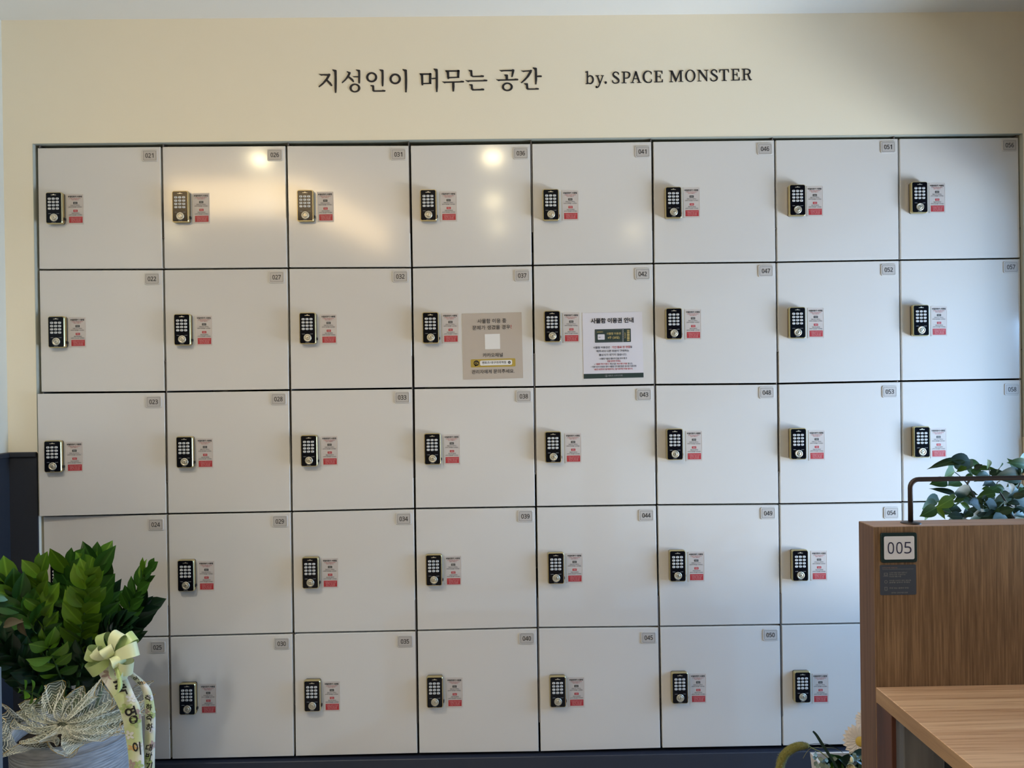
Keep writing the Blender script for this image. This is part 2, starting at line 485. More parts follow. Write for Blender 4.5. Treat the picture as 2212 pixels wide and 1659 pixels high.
# ------------------------------------------------------------------ blind over the upper part of the window
bl = empty('window_blind', (XR + 0.055, (WY0 + WY1) / 2, WZ1 - 0.05))
tag(bl, 'half raised horizontal slat blind in the window beside the lockers', 'blind')
b = MB(); b.box(-0.02, 0.02, -1.27, 1.27, 0.0, 0.03, 'slatmetal', 0.003); b.build('head_rail', bl)
sm = MB()
sm.grid([[(-0.011, y, -0.004), (0.0, y, 0.0015), (0.011, y, -0.001)] for y in (-1.26, 1.26)], 'slatmetal')
sme = sm.mesh('slat')
for i in range(19):
    o = link('slat', sme, bl, (0, 0, -0.015 - i * 0.0195)); o.rotation_euler.y = math.radians(14 + 6 * math.sin(i * 2.1))

# ------------------------------------------------------------------ lamps of the room
LAMPS = [((-1.36, -1.535), 37, (0.90, 0.97, 1.0), 'recessed downlight over the pot plant side of the lockers'), ((-0.142, -1.535), 3, (1.0, 0.98, 0.92), 'recessed downlight over the middle of the lockers'),
         ((-0.15, -2.52), 2, (0.98, 0.93, 1.0), 'recessed downlight straight above the viewer'), ((-0.125, -3.35), 2, (0.98, 0.93, 1.0), 'recessed downlight one step behind the viewer'),
         ((0.95, -3.6), 2, (0.98, 0.93, 1.0), 'recessed downlight behind the viewer on the window side'), ((-2.56, -2.59), 4, (1.0, 0.9, 0.7), 'recessed downlight in the alcove off the corner'), ((-2.63, -3.44), 4, (1.0, 0.9, 0.7), 'recessed downlight deep in the alcove')]
for (x, y), en, colr, lab in LAMPS:
    t = empty('ceiling_light', (x, y, ZC)); tag(t, lab, 'ceiling light', 'ceiling downlights')
    b = MB(); b.lathe([(0.055, -0.001), (0.055, -0.006), (0.043, -0.008), (0.040, 0.0)], 'whitep', 24); b.build('trim_ring', t)
    b = MB(); b.lathe([(0.0005, -0.0045), (0.040, -0.004)], 'lamp', 24); b.build('diffuser', t)
    spot('downlight', (x, y, ZC - 0.02), (x + 0.1 * (x < -1), y + 0.14, 0), en, colr, 140, 0.9, 0.04)
t = empty('cove_light', (-1.17, -1.76, ZC)); tag(t, 'warm glowing cove light with an angled run under the ceiling', 'ceiling light')
b = MB(); b.box(-1.30, 0.0, -0.02, 0.02, -0.245, -0.06, 'strip', 0.004); b.build('diffuser', t)
sq = lambda x, y: [(x, y, -0.245), (x + 0.04, y, -0.245), (x + 0.04, y, -0.06), (x, y, -0.06)]
b = MB(); b.loft([sq(-0.035, -0.025), sq(0.22, -1.31)], 'strip'); b.build('diffuser', t)
sq = lambda x, y: [(x, y, -0.055), (x + 0.08, y, -0.055), (x + 0.08, y, 0), (x, y, 0)]
b = MB(); b.box(-1.32, 0.02, -0.04, 0.04, -0.055, 0.0, 'whitep'); b.loft([sq(-0.055, -0.045), sq(0.2, -1.33)], 'whitep'); b.build('housing', t)

# ------------------------------------------------------------------ lockers
GRID = [[(-1.6001, -0.0003), (-1.6012, -0.3936), (-1.6011, -0.7929), (-1.6009, -1.1926), (-1.6008, -1.5913), (-1.6007, -1.9896)],
        [(-1.2016, -0.0001), (-1.2007, -0.3969), (-1.2001, -0.7953), (-1.2009, -1.1927), (-1.2007, -1.5917), (-1.2008, -1.9906)],
        [(-0.7979, -0.0016), (-0.7969, -0.398), (-0.7975, -0.795), (-0.7984, -1.1915), (-0.7986, -1.5884), (-0.7997, -1.9888)],
        [(-0.397, -0.0047), (-0.3958, -0.4011), (-0.3961, -0.7947), (-0.3973, -1.1881), (-0.3972, -1.587), (-0.3972, -1.987)],
        [(-0.0011, -0.003), (-0.0012, -0.3987), (-0.0013, -0.7959), (-0.0016, -1.1884), (-0.0011, -1.5844), (-0.0004, -1.9889)],
        [(0.3951, -0.0003), (0.3944, -0.3972), (0.3938, -0.7942), (0.3944, -1.1884), (0.3968, -1.5874), (0.3993, -1.9854)],
        [(0.7976, 0.0008), (0.7975, -0.3978), (0.7976, -0.7964), (0.7971, -1.1917), (0.7972, -1.5883), (0.7974, -1.9853)],
        [(1.2054, 0.0012), (1.2039, -0.3958), (1.204, -0.7938), (1.2039, -1.1917), (1.2036, -1.5886), (1.2032, -1.9856)],
        [(1.5998, 0.0008), (1.6018, -0.3951), (1.6015, -0.7927), (1.6013, -1.1907), (1.6012, -1.5883), (1.6011, -1.9856)]]
LOCK = {21: (116, 449), 22: (121, 717), 23: (120, 985), 24: (126, 1254), 25: (130, 1518), 26: (389, 446), 27: (393, 712), 28: (398, 977), 29: (401, 1244), 30: (404, 1511),
        31: (659, 444), 32: (664, 709), 33: (667, 974), 34: (670, 1238), 35: (674, 1504), 36: (925, 443), 37: (930, 708), 38: (934, 970), 39: (937, 1232), 40: (939, 1496),
        41: (1190, 442), 42: (1193, 705), 43: (1195, 966), 44: (1201, 1228), 45: (1205, 1495), 46: (1455, 437), 47: (1456, 699), 48: (1458, 960), 49: (1464, 1223), 50: (1469, 1487),
        51: (1723, 432), 52: (1723, 697), 53: (1725, 959), 54: (1729, 1222), 55: (1734, 1485), 56: (1987, 426), 57: (1990, 692), 58: (1992, 955), 59: (1996, 1217), 60: (2001, 1480)}
STK = {21: (163, 452), 22: (168, 718), 23: (167, 986), 24: (173, 1256), 25: (176, 1520), 26: (435, 450), 27: (441, 714), 28: (443, 979), 29: (446, 1244), 30: (450, 1510),
       31: (703, 447), 32: (710, 711), 33: (712, 974), 34: (713, 1238), 35: (717, 1504), 36: (969, 446), 37: (973, 709), 38: (976, 971), 39: (979, 1233), 40: (982, 1496),
       41: (1232, 444), 42: (1234, 708), 43: (1238, 968), 44: (1241, 1227), 45: (1245, 1495), 46: (1494, 438), 47: (1497, 701), 48: (1499, 963), 49: (1504, 1224), 50: (1508, 1487),
       51: (1760, 435), 52: (1762, 698), 53: (1764, 962), 54: (1769, 1222), 55: (1772, 1487), 56: (2024, 428), 57: (2028, 694), 58: (2027, 957), 59: (2031, 1218), 60: (2036, 1481)}
PLT = {21: (324, 336.5), 22: (329, 602.5), 23: (333, 868), 24: (337, 1133), 25: (341, 1398), 26: (594, 335), 27: (598, 599), 28: (602, 862), 29: (605, 1126), 30: (609, 1390),
       31: (861, 334), 32: (865, 597.5), 33: (869, 858.5), 34: (872, 1120.5), 35: (875, 1385), 36: (1125, 331.5), 37: (1128, 595.5), 38: (1131.5, 856), 39: (1135, 1115), 40: (1138, 1378.5),
       41: (1388, 328), 42: (1388, 592), 43: (1391, 852.5), 44: (1396, 1113), 45: (1401, 1377), 46: (1652, 322), 47: (1654, 585.5), 48: (1656, 848), 49: (1659, 1108.5), 50: (1664, 1371),
       51: (1918, 318), 52: (1919, 583), 53: (1921.5, 846), 54: (1925, 1107.5), 55: (1928, 1370), 56: (2180, 314), 57: (2183, 577), 58: (2185.5, 841), 59: (2188, 1103), 60: (2191, 1365)}

# --- shared meshes of the keypad lock (front looks to -y, origin on the door face)
LW, LH, LD = 0.0535, 0.102, 0.0205
b = MB()
lo = rrect(LW, LH, 0.0065, 5); li = rrect(LW - 0.0035, LH - 0.0035, 0.0055, 5); lf = rrect(LW - 0.005, LH - 0.005, 0.0046, 5)
b.loft([[(x, -0.007, z) for x, z in lo], [(x, -LD + 0.003, z) for x, z in lo], [(x, -LD, z) for x, z in li], [(x, -LD, z) for x, z in lf], [(x, -LD + 0.0008, z) for x, z in lf]], 'gold', True, True, True, False)
ME_HOUSING = b.mesh('keypad_lock')
b = MB(); plaque(b, rrect(LW - 0.002, LH - 0.002, 0.006, 5), -0.0002, -0.008, 'blkp')
plaque(b, [(x + LW / 2 - 0.0005, z - 0.034) for x, z in rrect(0.006, 0.009, 0.002, 3)], -0.003, -0.011, 'blkp')
ME_BACK = b.mesh('back_plate')
b = MB(); plaque(b, rrect(LW - 0.0056, LH - 0.0056, 0.0042, 5), -LD + 0.003, -LD - 0.0002, 'blk'); ME_FACE = b.mesh('face_panel')
b = MB()
k0 = rrect(0.0100, 0.0070, 0.0030, 4); k1 = rrect(0.0085, 0.0056, 0.0024, 4)
b.loft([[(x, 0, z) for x, z in k0], [(x, -0.0009, z) for x, z in k0], [(x, -0.0016, z) for x, z in k1]], 'key', False, True)
ME_KEYBASE = b
ME_KEYS = []
for ch in '123456789*0#':
    kb = MB(); kb.v = list(b.v); kb.f = [list(f) for f in b.f]; kb.m = list(b.m); kb.mats = list(b.mats); kb.sm = list(b.sm)
    text(kb, ch, 'keyink', lambda x, y: (x, -0.00175, y), 0.0016 if ch == '1' else 0.0024, 0.0036, 0.02, 2)
    ME_KEYS.append(kb.mesh('key'))
b = MB()
b.loft([[(x, 0, z) for x, z in disc(0, 0, 0.0126, 28)], [(x, -0.0016, z) for x, z in disc(0, 0, 0.0126, 28)], [(x, -0.0026, z) for x, z in disc(0, 0, 0.0112, 28)],
        [(x, -0.0026, z) for x, z in disc(0, 0, 0.0092, 28)], [(x, -0.0012, z) for x, z in disc(0, 0, 0.0078, 28)]], 'steel', False, True, True, True)
ME_RING = b.mesh('dial_ring')
b = MB()
b.loft([[(x, 0, z) for x, z in disc(0, 0, 0.0070, 24)], [(x, -0.0016, z) for x, z in disc(0, 0, 0.0068, 24)], [(x, -0.0024, z) for x, z in disc(0, 0, 0.0056, 24)],
        [(x, -0.0021, z) for x, z in disc(0, 0, 0.003, 24)]], 'steel', False, True, True, True)
b.box(-0.0008, 0.0008, -0.0026, -0.002, -0.0035, 0.0035, 'steel_dark')
ME_DIAL = b.mesh('dial')
b = MB()
plaque(b, [(-0.0082, -0.0010), (0.0082, -0.0010), (0.0082, 0.0006), (0.0040, 0.0008), (0.0012, 0.0028), (-0.0004, 0.0030), (-0.0030, 0.0012), (-0.0046, 0.0006), (-0.0082, 0.0006)], 0, -0.0005, 'steel')
ME_EMBLEM = b.mesh('emblem')
b = MB()
text(b, 'OPEN', 'legend', lambda x, y: (x - 0.0128, 0, y), 0.0088, 0.0021, 0.01, 2)
text(b, 'CLOSE', 'legend', lambda x, y: (x + 0.0128, 0, y), 0.0088, 0.0021, 0.01, 2)
text(b, 'DIGITAL', 'legend', lambda x, y: (x, 0, y - 0.0275), 0.0130, 0.0016, 0.01, 2)
ME_LEGEND = b.mesh('legend')
# --- instruction sticker
SW, SH = 0.0535, 0.0985
b = MB(); plaque(b, rrect(SW, SH, 0.0006, 1), -0.0001, -0.0004, 'stk'); ME_STK = b.mesh('instruction_sticker')
b = MB()
def sx(X, Y):   # zoomed reading of one sticker -> local
    return ((X - 1315) / 545 * SW, -(Y - 900) / 1030 * SH)
def stext(body, X, Y, Wd, Ht, m, bold=0.0):
    x0, z0 = sx(X, Y); text(b, body, m, lambda x, y: (x0 + x, -0.0010, z0 + y), Wd / 545 * SW, Ht / 1030 * SH, bold, 2)
def srect(X, Y, Wd, Ht, m):
    x0, z0 = sx(X, Y); plaque(b, rrect(Wd / 545 * SW, Ht / 1030 * SH, 0.0004, 1, x0, z0), -0.0004, -0.0007, m)
for q in ((1315, 392, 545, 10), (1315, 1408, 545, 10), (1049, 900, 8, 1020), (1581, 900, 8, 1020)): srect(*q, 'stk_edge')
stext('비밀번호키 사용법', 1313, 475, 450, 62, 'ink', 0.03)
stext('본 제품은 비밀번호를 설정하여', 1313, 540, 370, 30, 'redtxt', 0.01); stext('사용하는 제품입니다', 1313, 585, 245, 30, 'redtxt', 0.01)
srect(1318, 690, 140, 76, 'darkbox'); stext('잠금', 1318, 690, 84, 44, 'stk')
stext('문을 닫고 원하는', 1315, 770, 310, 44, 'ink'); stext('4자리 번호를 누르세요', 1311, 828, 430, 44, 'ink')
srect(1320, 956, 140, 76, 'red'); stext('열림', 1320, 956, 84, 44, 'pinkw')
stext('잠글 때 설정한', 1322, 1038, 260, 44, 'ink'); stext('4자리 번호를 누르세요', 1318, 1096, 430, 44, 'ink')
srect(1325, 1258, 442, 208, 'red')
for i, (s_, wd) in enumerate((('※ 비밀번호 분실에 주의하세요', 390), ('귀중품은 보관 금지', 340), ('분실 파손 책임 없음', 310), ('문의는 관리자에게', 300))):
    stext(s_, 1325, 1195 + i * 43, wd, 26, 'pinkw')
ME_STKP = b.mesh('print')
# --- number plate
PW, PH = 0.0500, 0.0388
b = MB(); plaque(b, rrect(PW, PH, 0.005, 4), -0.0001, -0.0020, 'plate_rim', 0.0008); ME_PLATE = b.mesh('number_plate')
b = MB()
o_, i_ = rrect(PW * 0.83, PH * 0.79, 0.0022, 3), rrect(PW * 0.83 - 0.0016, PH * 0.79 - 0.0016, 0.0016, 3)
n_ = len(o_)
b.add([(x, -0.0023, z) for x, z in o_] + [(x, -0.0023, z) for x, z in i_], [(k, (k + 1) % n_, n_ + (k + 1) % n_, n_ + k) for k in range(n_)], 'plate_line')
b.add([(x, -0.0022, z) for x, z in i_], [tuple(range(n_))], 'plate')
ME_LINE = b.mesh('border_line')

ROWN = ['top', 'second', 'middle', 'fourth', 'bottom']
COLN = ['eighth', 'seventh', 'sixth', 'fifth', 'fourth', 'third', 'second', 'first']
GV, GH = 0.0035, 0.0030                          # half gaps beside and above/below a door


def make_locker(c, r):
    n = 21 + c * 5 + r
    z0 = ZTOP + GRID[c][r + 1][1]
    root = empty('locker', (GRID[c][r + 1][0], 0, z0))
    extra = {23: ' with its door ajar', 37: ' carrying a beige notice', 42: ' carrying a white notice'}.get(n, '')
    tag(root, f'white locker {n:03d}{extra}, {ROWN[r]} row, {COLN[c]} column counted from the desk side', 'locker', 'numbered lockers in the wall')
    L = root.location

    def loc(p): return V(p) - L
    # carcass: five thin grey boards, open to the front
    xa, xb = GRID[c][r][0] + 0.0001, GRID[c + 1][r][0] - 0.0001
    za, zb = z0 + 0.0001, ZTOP + GRID[c][r][1] - 0.0001
    if c == 0: xa -= GV
    if c == 7: xb += GV
    if r == 0: zb -= 0.0004
    if r == 4: za -= GH
    b = MB(); t, th, y0, y1 = GV - 0.0004, GH - 0.0002, 0.0003, 0.40
    b.box(xa, xa + t, y0, y1, za, zb, 'grey_frame'); b.box(xb - t, xb, y0, y1, za, zb, 'grey_frame')
    b.box(xa + t, xb - t, 0.0012, y1, za, za + th, 'grey_frame'); b.box(xa + t, xb - t, 0.0012, y1, zb - th, zb, 'grey_frame')
    b.box(xa + t, xb - t, y1 - 0.006, y1, za + th, zb - th, 'grey_frame')
    b.build('carcass', root)
    # door: slab with its own four corners
    gl = GV if c else 0.0; gr = GV if c < 7 else 0.0
    gt = GH if r else 0.0; gb = GH if r < 4 else 0.0
    q = [(GRID[c][r + 1][0] + gl, GRID[c][r + 1][1] + gb), (GRID[c + 1][r + 1][0] - gr, GRID[c + 1][r + 1][1] + gb),
         (GRID[c + 1][r][0] - gr, GRID[c + 1][r][1] - gt), (GRID[c][r][0] + gl, GRID[c][r][1] - gt)]
    q = [(x - L.x, z + ZTOP - L.z) for x, z in q]
    cx = sum(p[0] for p in q) / 4; cz = sum(p[1] for p in q) / 4
    def inset(d): return [(x - math.copysign(d, x - cx), z - math.copysign(d, z - cz)) for x, z in q]
    b = MB(); e = 0.0011
    b.loft([[(x, 0.018, z) for x, z in q], [(x, e, z) for x, z in q]], 'edge', True, False)
    b.loft([[(x, e, z) for x, z in q], [(x, 0, z) for x, z in inset(e)]], 'edge', False, True)
    b.add([(x, -0.00008, z) for x, z in inset(e)], [(0, 1, 2, 3)], 'white')
    movers = [b.build('door', root)]
    # number plate
    p = loc(P(*PLT[n]))
    o = link('number_plate', ME_PLATE, root, (p.x, -0.0002, p.z)); movers.append(o)
    link('border_line', ME_LINE, o)
    b = MB(); digits(b, f'{n:03d}', 'ink', lambda x, y: (x, -0.0026, y), 0.0278, 0.0146, 0.014)
    b.build('digits', o)
    # lock
    p = loc(P(*LOCK[n], -LD))
    o = link('keypad_lock', ME_HOUSING, root, (p.x, -0.0002, p.z)); movers.append(o)
    link('back_plate', ME_BACK, o); link('face_panel', ME_FACE, o)
    for k in range(12):
        link('key', ME_KEYS[k], o, (((k % 3) - 1) * 0.0126 - 0.0006, -LD - 0.0002, 0.0292 - (k // 3) * 0.0105))
    link('dial_ring', ME_RING, o, (0.0003, -LD - 0.0002, -0.0312))
    d = link('dial', ME_DIAL, o, (0.0003, -LD - 0.0012, -0.0312)); d.rotation_euler.y = random.uniform(-1.2, 1.2)
    link('emblem', ME_EMBLEM, o, (0, -LD - 0.0003, 0.0414)); link('legend', ME_LEGEND, o, (0, -LD - 0.0006, -0.0186))
    # instruction sticker
    p = loc(P(*STK[n]))
    o = link('instruction_sticker', ME_STK, root, (p.x, -0.0002, p.z)); movers.append(o)
    link('print', ME_STKP, o)
    o.rotation_euler.y = random.uniform(-0.006, 0.006)
    if n == 23:                                   # the door stands a little open, hinged on the far side from the lock
        hx = q[1][0]; Rm = Matrix.Translation((hx, 0.0, 0)) @ Matrix.Rotation(math.radians(3.4), 4, 'Z') @ Matrix.Translation((-hx, 0, 0))
        for o in movers: o.matrix_local = Rm @ o.matrix_basis
    return root


for c in range(8):
    for r in range(5):
        make_locker(c, r)


# ------------------------------------------------------------------ paper notices
def notice(name, label, quad, sheet, fn_content, scale, origin):
    """quad: zoomed corner readings TL, TR, BR, BL on the door plane"""
    def wp(X, Y, off=0.0):
        q = P(origin[0] + X / scale, origin[1] + Y / scale, 0); q.y = -off; return q
    root_p = wp((quad[0][0] + quad[2][0]) / 2, (quad[0][1] + quad[2][1]) / 2)
    L = V((root_p.x, 0, root_p.z))
    b = MB()
    pts = [wp(*q) - L for q in (quad[3], quad[2], quad[1], quad[0])]
    plaque(b, [(p.x, p.z) for p in pts], -0.0003, -0.0008, sheet)
    o = b.build(name, None, L); tag(o, label, 'notice')
    ux = (V(quad[1]) - V(quad[0])).normalized()
    ang = math.atan2(ux.y, ux.x); ca, sa = math.cos(ang), math.sin(ang)
    pb = MB()
    lay = [0.0012]
    def txt(body, X, Y, Wd, m, Ht=None, bold=0.006, res=3, up=0.0019, turn=False):
        def fn(x, y):
            if turn: x, y = -y, x
            p = wp(X + x * ca + y * sa, Y + x * sa - y * ca, up) - L
            return p
        text(pb, body, m, fn, Wd, Ht, bold, res)
    def shape(loop, X, Y, m, up=0.0011):
        pts = []
        for x, y in loop:
            p = wp(X + x * ca + y * sa, Y + x * sa - y * ca, up) - L; pts.append((p.x, p.z))
        plaque(pb, pts, -up + 0.0003, -up, m)
    fn_content(txt, shape)
    pb.build('print', o)
    return o


def content1(t, s):
    t('사물함 이용 중', 1167, 241, 645, 'ink'); t('문제가 생겼을 경우', 1155, 386, 845, 'ink'); t('!', 1597, 372, 16, 'redtxt', 88, 0.02)
    s(rrect(338, 338, 4, 1), 1180, 703, 'whitep')
    t('카카오채널', 1188, 1005, 448, 'ink')
    s(rrect(1000, 182, 22, 4), 1195, 1181, 'yellow')
    s(disc(0, 0, 62, 24), 820, 1188, 'ink', 0.0015); s([(-30, 40), (-32, 78), (0, 52)][::-1], 820, 1188 + 110, 'ink', 0.0015)
    s([(-34, -20), (-30, -74), (10, -50)], 820, 1188, 'ink', 0.0015)
    t('Ch', 820, 1188, 84, 'yellow', 54, 0.03)
    s(rrect(718, 112, 28, 4), 1262, 1177, 'whitep', 0.0015); t('멘토즈 대구대곡역점', 1217, 1172, 535, 'ink')
    s(disc(0, 0, 31, 20), 1557, 1168, 'ink', 0.0017); t('+', 1557, 1168, 26, 'whitep', 26, 0.02, 2, 0.0022)
    t('관리자에게 문의주세요.', 1196, 1372, 955, 'ink')


def content2(t, s):
    t('사물함 이용권 안내', 1370, 232, 958, 'ink', None, 0.03)
    s(rrect(806, 300, 12, 3), 1387, 571, 'dkgreen')
    for X, Y, a, h in ((1300, 438, 590, 3), (1300, 706, 590, 3), (1005, 571, 3, 270), (1596, 571, 3, 270)): s(rrect(a, h, 1, 1), X, Y, 'slatetxt', 0.0014)
    t('MEMBERS', 1098, 490, 138, 'gprint', 20, 0.02); s(rrect(156, 122, 14, 3), 1126, 602, 'lilac', 0.0014); t('CHECK', 1090, 608, 48, 'ink', 20, 0.02)
    t('사물함 이용권', 1403, 524, 318, 'gprint', None, 0.015); t('4주 (28일)', 1402, 619, 266, 'gprint', None, 0.015)
    for k in range(14): s(rrect(11, 11, 3, 2), 1616, 432 + k * 21, 'whitep', 0.0014)
    t('TICKET', 1660, 566, 140, 'gprint', 22, 0.02, 2, 0.0019, True)
    yy = 445
    for k, hh in enumerate((16, 8, 22, 10, 30, 8, 14, 26, 8, 18)):
        s(rrect(58, hh, 1, 1), 1733, yy + hh / 2, 'gprint', 0.0014); yy += hh + 9
    t('사물함 이용권은', 1135, 836, 380, 'ink', None, 0.012); t('기간 종료 전 연장', 1569, 828, 413, 'redtxt', None, 0.022); t('을', 1797, 822, 44, 'ink', None, 0.012)
    t('해주셔야 다른 회원이 구매하는', 1385, 914, 728, 'ink', None, 0.012); t('불상사가 생기지 않습니다.', 1389, 996, 622, 'ink', None, 0.012)
    t('• 사물함 이용권 종료 후 짐을 모두 뺀 후', 1390, 1083, 628, 'ink', 46, 0.012)
    t('문을 닫아만 주세요.', 1416, 1140, 306, 'redtxt', 44, 0.02)
    t('•', 975, 1213, 14, 'ink', 14); t('사물함 무단 이용시,', 1153, 1207, 302, 'redtxt', 44, 0.02); t('해당 짐은', 1393, 1202, 142, 'ink', 42, 0.012); t('즉시 폐기 처분', 1593, 1199, 224, 'redtxt', 42, 0.02); t('됩니다.', 1775, 1195, 110, 'ink', 42, 0.012)
    t('• 이용기간이 만료된 경우 사물함 안의 물건들은 임시로 다른곳에', 1402, 1260, 1016, 'ink', 44, 0.012)
    t('2일간 보관처리 될 예정이며, 2일 이후 폐기처분 됩니다.', 1402, 1320, 872, 'redtxt', 44, 0.02)
    s(rrect(1338, 106, 1, 1), 1405, 1468, 'dkgreen')
    n = 20
    s(disc(0, 0, 29, n), 1241, 1470, 'slatetxt', 0.0014); s(disc(0, 0, 25, n), 1241, 1470, 'dkgreen', 0.0016)
    s([(-14, -16), (14, -16), (0, 18)], 1241, 1470, 'slatetxt', 0.0018)
    t('멘토즈 스터디카페', 1443, 1463, 312, 'slatetxt')


notice('paper_notice', 'beige square notice with a yellow search bar stuck on locker 037', ((497, 80), (1830, 45), (1868, 1520), (535, 1557)), 'beige', content1, 10.368, (950, 670))
notice('paper_notice', 'white square notice with a dark green ticket and footer on locker 042', ((703, 65), (2040, 35), (2073, 1505), (735, 1537)), 'lilac', content2, 10.367, (1190, 670))


# ------------------------------------------------------------------ lettering on the cream wall
def smooth(pts, per=5, closed=False):
    """Catmull-Rom through tuples of any length"""
    n = len(pts); out = []
    rng = range(n) if closed else range(n - 1)
    for i in rng:
        p0 = pts[(i - 1) % n] if closed or i > 0 else pts[i]
        p1 = pts[i]; p2 = pts[(i + 1) % n]; p3 = pts[(i + 2) % n] if closed or i + 2 < n else p2
        for k in range(per):
            t = k / per
            out.append(tuple(0.5 * (2 * b_ + (c_ - a_) * t + (2 * a_ - 5 * b_ + 4 * c_ - d_) * t * t + (3 * b_ - a_ - 3 * c_ + d_) * t ** 3) for a_, b_, c_, d_ in zip(p0, p1, p2, p3)))
    if not closed: out.append(tuple(pts[-1]))
    return out


def brush(pts):
    """outline of a stroke given as (x, y, width)"""
    s = smooth(pts, 6); a, b_ = [], []
    for i, (x, y, w_) in enumerate(s):
        x0, y0, _ = s[max(i - 1, 0)]; x1, y1, _ = s[min(i + 1, len(s) - 1)]
        l = math.hypot(x1 - x0, y1 - y0) or 1; nx, ny = -(y1 - y0) / l, (x1 - x0) / l
        a.append((x + nx * w_ / 2, y + ny * w_ / 2)); b_.append((x - nx * w_ / 2, y - ny * w_ / 2))
    return [a + b_[::-1]]


def ring(cx, cy, rx, ry, ix, iy, n=36):
    f = lambda a, c: [(cx + a * math.cos(math.tau * k / n), cy + c * math.sin(math.tau * k / n)) for k in range(n)]
    return [f(rx, ry), f(ix, iy)[::-1]]


def wall_sign(name, label, letters):
    u0, v0 = letters[0][1][0], letters[0][1][1]
    p0 = P(u0 + 20, v0 + 30, YW); L = V((p0.x, YW, p0.z))
    root = empty(name, L); tag(root, label, 'lettering')
    for i, (scale, origin, shapes) in enumerate(letters):
        b = MB()
        for sh in shapes:
            if isinstance(sh[0][0], (int, float)): sh = [sh]
            vs, fs = fill([[(x, -y) for x, y in l] for l in sh])
            pts = [P(origin[0] + x / scale, origin[1] - y / scale, YW) - L for x, y in vs]
            th = 0.0016
            b.add([(p.x, -th, p.z) for p in pts], fs, 'letter')
            for l in sh:
                q = [P(origin[0] + x / scale, origin[1] + y / scale, YW) - L for x, y in l]; n = len(q)
                b.add([(p.x, -th, p.z) for p in q] + [(p.x, -0.0001, p.z) for p in q], [(k, (k + 1) % n, n + (k + 1) % n, n + k) for k in range(n)], 'letter')
        b.build('letter', root)


